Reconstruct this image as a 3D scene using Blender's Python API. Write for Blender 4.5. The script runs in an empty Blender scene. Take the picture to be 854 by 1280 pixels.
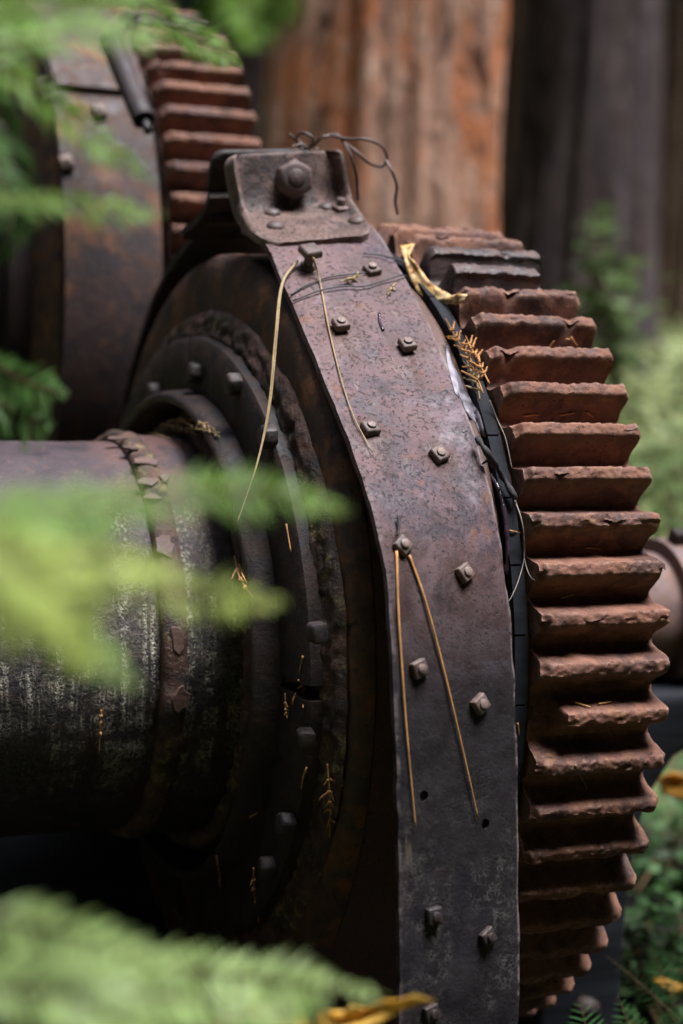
import bpy, bmesh, math, random
import numpy as np
from mathutils import Vector, Matrix, noise as mn
random.seed(7)
PI = math.pi
SC = bpy.context.scene
COL = SC.collection
# ------------------------------------------------------------------ camera
Z0 = 0.80                                   # height of the winch axis above the ground
F = 2112.0                                  # focal length in photo pixels (854 x 1280)
YAW, PIT, ROLL = 0.39556, 0.12861, 0.04296
CAM = Vector((-1.1611, -2.3134, 0.4961 + Z0))
FW = Vector((math.sin(YAW)*math.cos(PIT), math.cos(YAW)*math.cos(PIT), -math.sin(PIT)))
r0 = Vector((math.cos(YAW), -math.sin(YAW), 0)); u0 = r0.cross(FW)
RT = r0*math.cos(ROLL) + u0*math.sin(ROLL)
UP = -r0*math.sin(ROLL) + u0*math.cos(ROLL)
cam = bpy.data.cameras.new('camera'); co = bpy.data.objects.new('camera', cam); COL.objects.link(co)
co.matrix_world = Matrix(((RT.x, UP.x, -FW.x, CAM.x), (RT.y, UP.y, -FW.y, CAM.y), (RT.z, UP.z, -FW.z, CAM.z), (0, 0, 0, 1)))
cam.sensor_fit = 'VERTICAL'; cam.sensor_height = 36; cam.sensor_width = 24
cam.lens = F/1280*36; cam.clip_start = .02; cam.clip_end = 400
cam.dof.use_dof = True; cam.dof.focus_distance = 2.03; cam.dof.aperture_fstop = 2.0; cam.dof.aperture_blades = 9
SC.camera = co
# ------------------------------------------------------------------ light
SUN_EL, SUN_AZ = math.radians(73), math.radians(138)      # azimuth measured clockwise from +Y
w = bpy.data.worlds.new('World'); SC.world = w; w.use_nodes = True
nt = w.node_tree; bg = nt.nodes['Background']
sky = nt.nodes.new('ShaderNodeTexSky'); sky.sky_type = 'NISHITA'; sky.sun_disc = False
sky.sun_elevation = SUN_EL; sky.sun_rotation = SUN_AZ; sky.air_density = 1.0; sky.dust_density = 4.0; sky.ozone_density = 1.0
nt.links.new(sky.outputs[0], bg.inputs[0]); bg.inputs[1].default_value = 0.05
sl = bpy.data.lights.new('sun', 'SUN'); sl.energy = 1.5; sl.angle = math.radians(26); sl.color = (.96, .97, 1.0)
so = bpy.data.objects.new('sun', sl); COL.objects.link(so); so.location = (0, 0, 20)
sd = Vector((math.sin(SUN_AZ)*math.cos(SUN_EL), math.cos(SUN_AZ)*math.cos(SUN_EL), math.sin(SUN_EL)))
so.rotation_euler = sd.to_track_quat('Z', 'Y').to_euler()
SC.view_settings.view_transform = 'Standard'; SC.view_settings.look = 'None'; SC.view_settings.gamma = 1
SC.view_settings.exposure = 2.6; SC.view_settings.use_curve_mapping = False
SC.render.engine = 'CYCLES'
SC.cycles.use_denoising = True
SC.cycles.max_bounces = 6; SC.cycles.transparent_max_bounces = 8
SC.cycles.sample_clamp_indirect = 4

# ------------------------------------------------------------------ photo geometry helpers
def ray(x, y): return FW + RT*((x-427)/F) - UP*((y-640)/F)
def at(x, y, d): return CAM + ray(x, y)*d
def onX(x, y, s):
    d = ray(x, y); return CAM + d*((s-CAM.x)/d.x)
def onY(x, y, v):
    d = ray(x, y); return CAM + d*((v-CAM.y)/d.y)
def depth_of(p): return (Vector(p)-CAM).dot(FW)
def hit(x, y):
    dg = bpy.context.evaluated_depsgraph_get()
    d = ray(x, y).normalized()
    ok, p, n, i, o, m = SC.ray_cast(dg, CAM, d)
    if not ok: return at(x, y, 2.2), -d
    if n.dot(d) > 0: n = -n
    return p, n
def N(*a): return mn.noise(Vector(a))
def FR(v, o=4): return mn.fractal(Vector(v), 1.0, 2.0, o)
def sm(a, b, x):
    t = min(1, max(0, (x-a)/(b-a))); return t*t*(3-2*t)
def catmull(P, n):
    P = [Vector(p) for p in P]; out = []
    Q = [P[0]*2-P[1]] + P + [P[-1]*2-P[-2]]
    m = len(P)-1
    for k in range(n+1):
        t = k/n*m; i = min(int(t), m-1); t -= i
        a, b, c, d = Q[i:i+4]
        out.append(.5*((2*b) + (c-a)*t + (2*a-5*b+4*c-d)*t*t + (3*b-a-3*c+d)*t**3))
    return out

# ------------------------------------------------------------------ materials
class MT:
    def __init__(s, name, obj_rand=False):
        s.m = bpy.data.materials.new(name); s.m.use_nodes = True; s.t = s.m.node_tree; s.L = s.t.links
        s.b = s.t.nodes['Principled BSDF']; s.out = s.t.nodes['Material Output']
        tc = s.n('TexCoord'); s.v = tc.outputs['Object']
        if obj_rand:
            oi = s.n('ObjectInfo'); ml = s.n('VectorMath'); ml.operation = 'MULTIPLY_ADD'
            cx = s.n('CombineXYZ')
            for i in range(3): s.L.new(oi.outputs['Random'], cx.inputs[i])
            s.L.new(cx.outputs[0], ml.inputs[0]); ml.inputs[1].default_value = (13, 29, 17); s.L.new(s.v, ml.inputs[2])
            s.rand = oi.outputs['Random']; s.v = ml.outputs[0]
    def n(s, t): return s.t.nodes.new('ShaderNode'+t)
    def sc(s, x, y, z, v=None):
        m = s.n('Mapping'); m.inputs['Scale'].default_value = (x, y, z); s.L.new(v or s.v, m.inputs[0]); return m.outputs[0]
    def noise(s, scale, detail=5, rough=.6, v=None, dist=0):
        k = s.n('TexNoise'); k.inputs['Scale'].default_value = scale; k.inputs['Detail'].default_value = detail
        k.inputs['Roughness'].default_value = rough; k.inputs['Distortion'].default_value = dist; s.L.new(v or s.v, k.inputs['Vector']); return k.outputs['Fac']
    def voro(s, scale, feat='F1', v=None, rnd=1):
        k = s.n('TexVoronoi'); k.feature = feat; k.inputs['Scale'].default_value = scale; k.inputs['Randomness'].default_value = rnd
        s.L.new(v or s.v, k.inputs['Vector']); return k.outputs['Distance']
    def warp(s, amt, scale, v=None):
        k = s.n('TexNoise'); k.inputs['Scale'].default_value = scale; s.L.new(v or s.v, k.inputs['Vector'])
        a = s.n('VectorMath'); a.operation = 'MULTIPLY_ADD'; s.L.new(k.outputs['Color'], a.inputs[0]); a.inputs[1].default_value = (amt,)*3
        s.L.new(v or s.v, a.inputs[2]); return a.outputs[0]
    def rng(s, x, a, b, c=0, d=1):
        k = s.n('MapRange'); k.interpolation_type = 'SMOOTHSTEP'; s.L.new(x, k.inputs[0])
        for i, v in enumerate((a, b, c, d)): k.inputs[i+1].default_value = v
        return k.outputs[0]
    def math(s, op, a, b=None):
        k = s.n('Math'); k.operation = op
        for i, x in enumerate((a, b)):
            if x is None: continue
            if isinstance(x, (int, float)): k.inputs[i].default_value = x
            else: s.L.new(x, k.inputs[i])
        return k.outputs[0]
    def mix(s, f, a, b):
        k = s.n('Mix'); k.data_type = 'RGBA'
        for i, x in ((0, f), (6, a), (7, b)):
            if isinstance(x, (int, float)): k.inputs[i].default_value = x
            elif isinstance(x, tuple): k.inputs[i].default_value = (*x, 1)
            else: s.L.new(x, k.inputs[i])
        return k.outputs[2]
    def axis(s, i, v=None):
        k = s.n('SeparateXYZ'); s.L.new(v or s.v, k.inputs[0]); return k.outputs[i]
    def bump(s, h, st, dist, prev=None):
        k = s.n('Bump'); k.inputs['Strength'].default_value = st; k.inputs['Distance'].default_value = dist; s.L.new(h, k.inputs['Height'])
        if prev: s.L.new(prev, k.inputs['Normal'])
        return k.outputs[0]
    def done(s, col, rough=.7, nrm=None, spec=.4, metal=0.0):
        for nm, x in (('Base Color', col), ('Roughness', rough), ('Normal', nrm), ('Metallic', metal)):
            if x is None: continue
            if isinstance(x, tuple): s.b.inputs[nm].default_value = (*x, 1)
            elif isinstance(x, (int, float)): s.b.inputs[nm].default_value = x
            else: s.L.new(x, s.b.inputs[nm])
        s.b.inputs['Specular IOR Level'].default_value = spec
        return s.m

def rust(name, c1, c2, c3, pit=(.02, .017, .018), fleck=(.2, .1, .05), amt=.5, sc=1, rough=(.5, .8), spec=.4, rnd=False, fine=.6, extra=None):
    m = MT(name, rnd)
    big = m.noise(7*sc, 5, .6); med = m.noise(32*sc, 6, .65, m.warp(.02, 20*sc)); fin = m.noise(170*sc, 4, .65)
    c = m.mix(m.rng(big, .38, .62), c1, c2)
    c = m.mix(m.rng(med, .42, .68), c, c3)
    c = m.mix(m.math('MULTIPLY', m.rng(fin, .55, .75), .55), c, fleck)
    pn = m.noise(190*sc, 4, .7); pm = m.noise(26*sc, 5, .7)
    pits = m.math('MULTIPLY', m.rng(pn, .54, .63), m.rng(pm, .62-.32*amt, .78-.32*amt))
    spots = m.math('MULTIPLY', m.rng(m.noise(100*sc, 3, .6), .64, .68), m.rng(m.noise(9*sc, 3, .6), .38, .58))
    pits = m.math('MAXIMUM', pits, m.math('MULTIPLY', spots, .8))
    c = m.mix(pits, c, pit)
    h = m.math('ADD', m.math('MULTIPLY', fin, .5), m.math('MULTIPLY', med, .8))
    h = m.math('SUBTRACT', h, m.math('MULTIPLY', pits, .3))
    if extra: c = extra(m, c)
    nb = m.bump(h, fine, .004/sc)
    return m.done(c, m.rng(med, .3, .7, *rough), nb, spec)

def strap_extra(m, c):
    # pale crackled lichen crust low on the band, and thin run-off streaks
    z = m.axis(2); wv = m.warp(.02, 45)
    c = m.mix(m.math('MULTIPLY', m.rng(m.noise(11, 6, .7, m.warp(.03, 9)), .56, .66), .75), c, (.19, .15, .175))
    c = m.mix(m.math('MULTIPLY', m.rng(m.noise(17, 6, .72, m.sc(1, 1, .6)), .57, .68), .7), c, (.17, .07, .042))
    c = m.mix(m.math('MULTIPLY', m.rng(m.noise(13, 6, .75, m.sc(1, .8, .5, m.warp(.05, 8))), .56, .68), .75), c, (.022, .017, .02))
    at_ = m.n('Attribute'); at_.attribute_name = 'stain'
    c = m.mix(m.math('MULTIPLY', m.math('MULTIPLY', at_.outputs['Fac'], m.rng(m.noise(45, 5, .7), .25, .5)), .95), c, (.060, .026, .017))
    scr = m.math('MULTIPLY', m.rng(m.noise(70, 3, .6, m.sc(1, .35, .03)), .68, .73), m.rng(m.noise(8, 2, .5), .45, .6))
    c = m.mix(m.math('MULTIPLY', scr, .5), c, (.24, .18, .18))
    cr = m.voro(140, 'DISTANCE_TO_EDGE', m.warp(.016, 120, wv))
    line = m.rng(cr, .03, .14, 1, 0)
    low = m.math('MULTIPLY', m.rng(z, Z0-.02, Z0-.14), m.rng(m.noise(9, 4, .6), .42, .6))
    line = m.math('MULTIPLY', m.math('MULTIPLY', line, low), m.rng(m.noise(60, 3, .6), .4, .6))
    grime_shade = m.math('MULTIPLY', m.rng(m.noise(7, 6, .7, m.sc(1, 1, .4)), .20, .44), m.rng(z, Z0+.30, Z0+.02))  # dark grime low on the band, deepened to paint in the shade there
    c = m.mix(m.math('MULTIPLY', grime_shade, .95), c, (.0055, .005, .0075))
    ew = m.math('MULTIPLY', m.math('MAXIMUM', m.rng(m.axis(0), -.2305, -.2275), m.math('MULTIPLY', m.rng(m.axis(0), -.389, -.394), .6)), m.rng(m.noise(30, 4, .7), .42, .58))
    c = m.mix(m.math('MULTIPLY', ew, .55), c, (.24, .19, .19))
    st = m.math('MULTIPLY', m.rng(m.noise(34, 4, .6, m.sc(1, 1, .06)), .66, .72), m.rng(z, Z0+.16, Z0-.02))
    c = m.mix(m.math('MULTIPLY', st, .35), c, (.16, .13, .10))
    return m.mix(m.math('MULTIPLY', line, .32), c, (.16, .15, .14))
def edge_light_extra(m, c):  # pale convex edges, painted as light caught on bracket and nut rims
    ge = m.n('NewGeometry'); pw = m.math('MULTIPLY', m.rng(ge.outputs['Pointiness'], .52, .60), m.rng(m.noise(60, 4, .7), .3, .55))
    return m.mix(m.math('MULTIPLY', pw, .7), c, (.26, .19, .17))
def gear_extra(m, c):
    ge = m.n('NewGeometry'); pw = m.math('MULTIPLY', m.rng(ge.outputs['Pointiness'], .515, .56), m.rng(m.noise(40, 4, .7), .35, .6))
    c = m.mix(m.math('MULTIPLY', pw, .7), c, (.30, .18, .135))
    c = m.mix(m.math('MULTIPLY', m.rng(m.noise(16, 6, .7, m.warp(.04, 14)), .54, .66), .8), c, (.045, .026, .026))
    c = m.mix(m.math('MULTIPLY', m.rng(m.noise(12, 5, .7), .58, .68), .6), c, (.15, .085, .075))
    return m.mix(m.math('MULTIPLY', m.rng(m.noise(28, 5, .7, m.sc(.5, 1, 1)), .6, .7), .6), c, (.28, .15, .075))
M = {}
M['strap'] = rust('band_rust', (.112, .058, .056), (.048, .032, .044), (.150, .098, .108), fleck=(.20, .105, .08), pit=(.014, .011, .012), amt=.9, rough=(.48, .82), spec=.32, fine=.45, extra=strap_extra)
M['gear'] = rust('gear_rust', (.168, .072, .048), (.068, .034, .030), (.215, .102, .066), pit=(.03, .018, .016), fleck=(.24, .125, .085), amt=.35, sc=1.2, rough=(.6, .9), rnd=True, fine=.7, spec=.3, extra=gear_extra)
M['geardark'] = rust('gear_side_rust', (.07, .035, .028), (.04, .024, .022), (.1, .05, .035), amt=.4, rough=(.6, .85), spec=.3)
M['strapr'] = rust('rear_band_rust', (.055, .036, .036), (.032, .024, .028), (.075, .04, .03), pit=(.01, .009, .01), fleck=(.11, .065, .045), amt=.6, rough=(.5, .8), spec=.32, extra=lambda m, c: m.mix(m.math('MULTIPLY', m.rng(m.noise(6, 6, .7), .54, .66), .8), c, (.17, .075, .035)))
M['insert'] = rust('repair_iron', (.06, .038, .038), (.035, .026, .03), (.10, .06, .052), fleck=(.15, .09, .075), amt=.5, sc=1.2, rough=(.4, .7), rnd=True, fine=.8, spec=.45)
M['bracket'] = rust('bracket_iron', (.10, .056, .046), (.045, .032, .034), (.15, .095, .082), pit=(.012, .010, .010), fleck=(.20, .115, .085), amt=1.0, sc=1.2, rough=(.45, .8), spec=.38, fine=.9, extra=edge_light_extra)
M['nut'] = rust('nut_iron', (.062, .037, .034), (.032, .023, .026), (.095, .054, .045), amt=.4, sc=2, rough=(.4, .65), spec=.4, rnd=True, extra=edge_light_extra)
M['darkiron'] = rust('dark_iron', (.022, .016, .016), (.012, .011, .013), (.042, .022, .016), pit=(.008, .007, .008), fleck=(.06, .04, .03), amt=.4, rough=(.5, .75), spec=.35)
M['nut2'] = rust('flange_bolt_iron', (.028, .022, .024), (.016, .014, .017), (.05, .032, .028), amt=.4, sc=1.5, rough=(.4, .65), spec=.4, rnd=True)
M['disc'] = rust('drum_side_rust', (.060, .034, .024), (.026, .018, .017), (.17, .07, .03), pit=(.012, .01, .01), fleck=(.09, .05, .03), amt=.3, sc=.7, rough=(.5, .75), spec=.4, fine=.35)
M['rim'] = rust('rim_rust', (.09, .045, .036), (.065, .037, .032), (.11, .055, .042), amt=.2, rough=(.5, .75), spec=.35, fine=.3)
M['shaft'] = rust('shaft_rust', (.15, .095, .09), (.11, .075, .075), (.17, .09, .065), amt=.4, rough=(.45, .7), spec=.4)
M['rod'] = rust('rod_iron', (.03, .024, .029), (.02, .017, .021), (.045, .033, .035), amt=.3, rough=(.55, .75), spec=.35)

def drum_mat():
    m = MT('drum_crust')
    z = m.axis(2); wv = m.warp(.012, 60)
    base = m.mix(m.rng(m.noise(12, 5, .6), .35, .65), (.010, .009, .012), (.030, .021, .025))
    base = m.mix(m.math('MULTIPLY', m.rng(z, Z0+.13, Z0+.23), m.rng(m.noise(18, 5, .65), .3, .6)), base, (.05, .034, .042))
    base = m.mix(m.math('MULTIPLY', m.rng(m.noise(60, 4, .6), .55, .7), .6), base, (.10, .055, .052))
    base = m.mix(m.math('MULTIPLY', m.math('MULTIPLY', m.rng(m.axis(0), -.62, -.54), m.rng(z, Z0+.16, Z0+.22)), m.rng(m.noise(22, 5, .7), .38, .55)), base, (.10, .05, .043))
    streak = m.rng(m.noise(30, 5, .7, m.sc(1, .12, .04, m.warp(.02, 14))), .45, .58)
    zone = m.rng(m.noise(4.5, 3, .5), .36, .56)
    crack = m.rng(m.voro(150, 'DISTANCE_TO_EDGE', m.warp(.014, 130, wv)), .02, .17, 1, 0)
    grain = m.rng(m.noise(150, 4, .7), .44, .62)
    crack = m.math('MULTIPLY', m.math('MULTIPLY', crack, m.rng(m.noise(45, 3, .6), .36, .52)), m.rng(z, Z0+.19, Z0+.08))
    dust = m.math('MULTIPLY', m.rng(m.noise(230, 3, .7), .46, .6), .5)
    lm = m.math('MULTIPLY', m.math('MAXIMUM', crack, dust), m.math('MULTIPLY', m.math('MAXIMUM', m.math('MULTIPLY', streak, m.rng(m.noise(26, 5, .75), .40, .60)), m.math('MULTIPLY', zone, .16)), m.rng(z, Z0+.26, Z0+.18)))
    lm = m.math('MULTIPLY', lm, m.rng(z, Z0-.22, Z0-.02))
    c = m.mix(m.math('MULTIPLY', lm, .95), base, (.75, .70, .55))
    h = m.math('ADD', m.math('MULTIPLY', m.noise(130, 4, .7), .6), m.math('MULTIPLY', lm, .7))
    return m.done(c, .62, m.bump(h, .9, .005), .4)
M['drum'] = drum_mat()
def crust_mat():
    m = MT('weld_crust')
    c = m.mix(m.rng(m.noise(30, 5, .65), .35, .65), (.03, .021, .019), (.10, .05, .036))
    c = m.mix(m.math('MULTIPLY', m.rng(m.noise(55, 4, .65), .52, .66), m.rng(m.noise(6, 2, .5), .4, .6)), c, (.19, .155, .065))
    return m.done(c, m.rng(m.noise(40, 3, .5), .3, .7, .35, .75), m.bump(m.noise(110, 5, .7), .9, .006), .45)
M['crust'] = crust_mat()
M['flake'] = rust('flake_rust', (.10, .056, .047), (.065, .04, .037), (.13, .075, .06), amt=.4, sc=1.5, rough=(.5, .7), spec=.4, rnd=True)
def wood_mat():
    m = MT('charred_wood', True)
    g = m.noise(20, 5, .6, m.sc(.15, 1, 1)); c = m.mix(m.rng(g, .35, .65), (.006, .007, .010), (.016, .018, .024))
    return m.done(c, .8, m.bump(g, .6, .004), .2)
M['wood'] = wood_mat()
def plain(name, c, rough=.6, spec=.4, var=.35, sc=30, trans=0):
    m = MT(name, True)
    d = tuple(x*(1-var) for x in c); e = tuple(min(1, x*(1+var)) for x in c)
    col = m.mix(m.rng(m.noise(sc, 4, .6), .3, .7), d, e)
    m.done(col, rough, m.bump(m.noise(sc*4, 3, .6), .3, .002), spec)
    if trans:
        t = m.n('BsdfTranslucent'); k = m.n('MixShader'); k.inputs[0].default_value = trans
        m.L.new(col, t.inputs[0]); m.L.new(m.b.outputs[0], k.inputs[1]); m.L.new(t.outputs[0], k.inputs[2]); m.L.new(k.outputs[0], m.out.inputs[0])
    return m.m
M['straw'] = plain('dry_straw', (.30, .21, .10), .5, .4, .25)
M['needle'] = plain('dry_needle', (.42, .21, .075), .5, .4, .3)
M['cedar'] = plain('dry_cedar', (.36, .17, .055), .6, .3, .35)
M['leafy'] = plain('yellow_leaf', (.62, .43, .19), .6, .3, .55, 90, .3)
def leaf_spots():
    m = MT('torn_leaf_skin')
    c = m.mix(m.rng(m.noise(40, 4, .6), .35, .65), (.58, .44, .25), (.50, .30, .10))
    c = m.mix(m.rng(m.noise(75, 5, .7), .50, .58), c, (.20, .09, .03))
    return m.done(c, .6, m.bump(m.noise(160, 4, .6), .6, .002), .3)
M['leafy'] = leaf_spots()
M['leafo'] = plain('orange_leaf', (.60, .30, .05), .55, .35, .3, 60, .35)
M['leafg'] = plain('golden_leaf', (.66, .40, .07), .55, .35, .35, 60, .35)
M['wire'] = plain('rusty_wire', (.075, .048, .042), .5, .5, .4, 60)
M['blackwire'] = plain('black_wire', (.018, .016, .018), .5, .4, .3, 60)
M['stick'] = plain('charred_stick', (.03, .027, .03), .7, .3, .5, 90)
M['fibre'] = plain('grey_fibre', (.20, .18, .15), .6, .3, .3)
M['resin'] = plain('resin', (.035, .022, .035), .12, .8, .3, 60)
M['paint'] = plain('peeling_paint', (.30, .28, .33), .6, .4, .3, 90)
M['frond'] = plain('spray_green', (.19, .33, .06), .5, .35, .35, 25, .5)
M['frondy'] = plain('spray_lime', (.42, .51, .13), .5, .35, .3, 25, .5)
M['frondp'] = plain('spray_pale', (.38, .52, .19), .45, .5, .3, 25, .45)
M['frondd'] = plain('spray_dark', (.06, .13, .03), .5, .35, .4, 25, .4)
M['fern'] = plain('fern_green', (.11, .29, .10), .5, .35, .35, 40, .35)
M['shrub'] = plain('shrub_green', (.10, .15, .055), .5, .35, .4, 5, .4)
M['bush'] = plain('bush_green', (.05, .11, .035), .55, .3, .5, 8, .3)
M['cover'] = plain('cover_green', (.27, .31, .15), .6, .3, .5, 2, .35)
M['stem'] = plain('stem_brown', (.10, .06, .03), .7, .3, .3)
M['forest'] = plain('forest_green', (.02, .035, .014), .7, .2, .5, .7, .2)

def bark(name, c1, c2, c3):
    m = MT(name)
    wv = m.warp(.35, 2.2); v = m.sc(1, 1, .26, wv); v2 = m.sc(1, 1, .5, wv)
    a = m.noise(4.2, 6, .65, v); b = m.noise(13, 6, .7, v); f = m.noise(50, 4, .6, v2); g = m.noise(9, 5, .7, v2)
    c = m.mix(m.rng(a, .44, .56), c1, c2)
    c = m.mix(m.rng(b, .52, .66), c, c3)
    c = m.mix(m.math('MULTIPLY', m.rng(g, .54, .66), .75), c, tuple(x*.35 for x in c2))
    c = m.mix(m.rng(b, .42, .33), c, tuple(x*.18 for x in c1))
    c = m.mix(m.rng(m.noise(3.2, 3, .6, m.sc(1, 1, .55)), .64, .70), c, (.02, .014, .012))
    return m.done(c, .85, m.bump(m.math('ADD', b, m.math('MULTIPLY', f, .5)), 1, .04), .2)
M['bark'] = bark('redwood_bark', (.50, .18, .08), (.40, .23, .17), (.58, .40, .31))
M['barkd'] = bark('dark_bark', (.065, .045, .046), (.085, .066, .074), (.13, .097, .095))
M['barkb'] = bark('brown_bark', (.12, .07, .048), (.16, .105, .08), (.21, .145, .11))
def ground_mat():
    m = MT('forest_floor')
    a = m.noise(.35, 4, .6); b = m.noise(3, 5, .65); f = m.noise(22, 5, .7)
    c = m.mix(m.rng(b, .35, .65), (.045, .03, .02), (.10, .06, .035))
    c = m.mix(m.math('MULTIPLY', m.rng(a, .36, .52), m.rng(b, .3, .6)), c, (.15, .19, .07))
    c = m.mix(m.math('MULTIPLY', m.rng(f, .58, .7), .6), c, (.30, .22, .13))
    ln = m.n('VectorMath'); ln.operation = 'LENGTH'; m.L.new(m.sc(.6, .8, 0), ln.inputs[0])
    shade_soil = m.rng(m.math('ADD', ln.outputs['Value'], m.math('MULTIPLY', b, 1.0)), 2.1, 1.5)
    c = m.mix(shade_soil, c, (.012, .010, .009))                # soil painted dark round the winch to cut light bounced onto the drum
    return m.done(c, .9, m.bump(m.math('ADD', b, f), .9, .05), .2)
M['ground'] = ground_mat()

# ------------------------------------------------------------------ mesh helpers
def obj(name, verts, faces, mat, parent=None, smooth=True, base=None, auto=None):
    me = bpy.data.meshes.new(name); me.from_pydata([tuple(v) for v in verts], [], faces); me.update()
    bm = bmesh.new(); bm.from_mesh(me); bmesh.ops.recalc_face_normals(bm, faces=bm.faces); bm.to_mesh(me); bm.free()
    if mat: me.materials.append(M[mat] if isinstance(mat, str) else mat)
    if smooth:
        me.polygons.foreach_set('use_smooth', [True]*len(me.polygons))
        if auto: me.set_sharp_from_angle(angle=math.radians(auto))
    o = bpy.data.objects.new(name, me); COL.objects.link(o)
    if parent:
        o.parent = parent; o.location = -abs_loc(parent)
    return o
def abs_loc(o):
    l = Vector((0, 0, 0))
    while o: l += Vector(o.location); o = o.parent
    return l
def sub(o, parent):
    o.parent = parent; o.location = Vector(o.location)-abs_loc(parent); return o
def tag(o, label, cat, group=None, kind=None):
    if label: o['label'] = label
    if cat: o['category'] = cat
    if group: o['group'] = group
    if kind: o['kind'] = kind
    return o
def thing(name, label, cat, loc, group=None):
    o = bpy.data.objects.new(name, None); COL.objects.link(o); o.location = loc; o.empty_display_size = .1
    return tag(o, label, cat, group)
class MB:
    def __init__(s): s.v = []; s.f = []
    def add(s, v, f):
        k = len(s.v); s.v += [Vector(x) for x in v]; s.f += [tuple(i+k for i in q) for q in f]
    def grid(s, G, closed_u=False, closed_v=False, cap=False):
        nu, nv = len(G), len(G[0]); v = [p for row in G for p in row]; f = []
        for i in range(nu if closed_u else nu-1):
            for j in range(nv if closed_v else nv-1):
                a, b = i, (i+1) % nu; c, d = j, (j+1) % nv
                f.append((a*nv+c, a*nv+d, b*nv+d, b*nv+c))
        if cap:
            f.append(tuple(range(nv))); f.append(tuple((nu-1)*nv+j for j in range(nv)))
        s.add(v, f)
    def tube(s, P, r, n=6, taper=None, cap=True):
        P = [Vector(p) for p in P]; G = []; up = Vector((.3, .2, 1)).normalized(); prev = None
        for i, p in enumerate(P):
            t = (P[min(i+1, len(P)-1)]-P[max(i-1, 0)])
            if t.length < 1e-9: t = Vector((0, 0, 1))
            t.normalize()
            x = (prev - t*prev.dot(t)) if prev else t.cross(up)
            if x.length < 1e-4: x = t.cross(Vector((1, 0, 0)))
            x.normalize(); prev = x; y = t.cross(x)
            rr = r[i] if isinstance(r, (list, tuple)) else r*(taper(i/(len(P)-1)) if taper else 1)
            G.append([p+x*rr*math.cos(2*PI*k/n)+y*rr*math.sin(2*PI*k/n) for k in range(n)])
        s.grid(G, closed_v=True, cap=cap)
    def build(s, name, mat, parent=None, **k): return obj(name, s.v, s.f, mat, parent, **k)
def bevel_obj(o, w, seg=2):
    bm = bmesh.new(); bm.from_mesh(o.data)
    ed = [e for e in bm.edges if len(e.link_faces) == 2 and e.calc_face_angle() > math.radians(35)]
    bmesh.ops.bevel(bm, geom=ed, offset=w, segments=seg, affect='EDGES', profile=.5, clamp_overlap=True)
    bm.to_mesh(o.data); bm.free()
    o.data.polygons.foreach_set('use_smooth', [True]*len(o.data.polygons)); o.data.set_sharp_from_angle(angle=math.radians(40)); return o
def ax(s, y, z): return Vector((s, y, z+Z0))
def lathe(prof, n=128, ry=1.0, a0=0, a1=2*PI, c=(0, 0), nz=0, nsc=20, seed=0, closed=None):
    """prof: (s, r) points round the winch axis; angle 0 faces the camera side, PI/2 is up"""
    full = abs(a1-a0-2*PI) < 1e-6; G = []
    for i in range(n if full else n+1):
        a = a0+(a1-a0)*i/n; row = []
        for s, r in prof:
            d = nz*FR((s*nsc+seed, math.cos(a)*r*nsc, math.sin(a)*r*nsc)) if nz else 0
            row.append(ax(s, c[0]-(r+d)*math.cos(a)*(ry if not isinstance(ry, tuple) else ry[0 if math.cos(a) > 0 else 1]), c[1]+(r+d)*math.sin(a)))
        G.append(row)
    mb = MB(); closed = True if closed is None else closed
    mb.grid(G, closed_u=full, closed_v=closed, cap=(not full and closed)); return mb
def frame_on(p, n, spin=0, ref=Vector((1, 0, 0))):
    n = n.normalized(); ref = Vector((0, 1, .2)) if abs(n.dot(ref)) > .95 else ref; x = ref-n*ref.dot(n); x.normalize(); y = n.cross(x)
    xx = x*math.cos(spin)+y*math.sin(spin); yy = n.cross(xx)
    return Matrix(((xx.x, yy.x, n.x, p.x), (xx.y, yy.y, n.y, p.y), (xx.z, yy.z, n.z, p.z), (0, 0, 0, 1)))
def prism(mb, m, k, r, h, z0=0, rot=0, top=1.0):
    """k-sided prism on frame m"""
    lv = [(z0, r), (z0+h*.75, r), (z0+h, r*.86*top)]
    G = [[m @ Vector((rr*math.cos(2*PI*i/k+rot), rr*math.sin(2*PI*i/k+rot), zz)) for i in range(k)] for zz, rr in lv]
    mb.grid(G, closed_v=True, cap=True)

# ================================================================== GROUND AND WOODS
def gh(x, y):
    p = Vector((x, y, 0))-Vector((CAM.x, CAM.y, 0)); d = p.x*math.sin(YAW)+p.y*math.cos(YAW)
    h = .06*N(x*.5, y*.5, 0)+.02*N(x*2, y*2, 3)
    return h + 1.0*sm(4.2, 9, d) + .9*sm(9, 30, d)
def make_ground():
    xs = sorted(set([round(-6+.25*i, 3) for i in range(49)]+[-6-2.0**k*.5 for k in range(9)]+[6+2.0**k*.5 for k in range(9)]))
    ys = sorted(set([round(-5+.25*i, 3) for i in range(65)]+[-5-2.0**k*.5 for k in range(9)]+[11+2.0**k*.5 for k in range(9)]))
    mb = MB(); mb.grid([[Vector((x, y, gh(x, y))) for y in ys] for x in xs])
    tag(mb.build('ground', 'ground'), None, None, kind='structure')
make_ground()

def leaf_quad(mb, p, d, n, L, W):
    d = d.normalized(); s = d.cross(n)
    if s.length < 1e-5: s = d.orthogonal()
    s.normalize(); k = len(mb.v)
    mb.v += [p, p+d*L*.45+s*W*.5, p+d*L, p+d*L*.45-s*W*.5]; mb.f.append((k, k+1, k+2, k+3))
def rv(): 
    v = Vector((random.gauss(0, 1), random.gauss(0, 1), random.gauss(0, 1))); return v.normalized()

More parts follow.
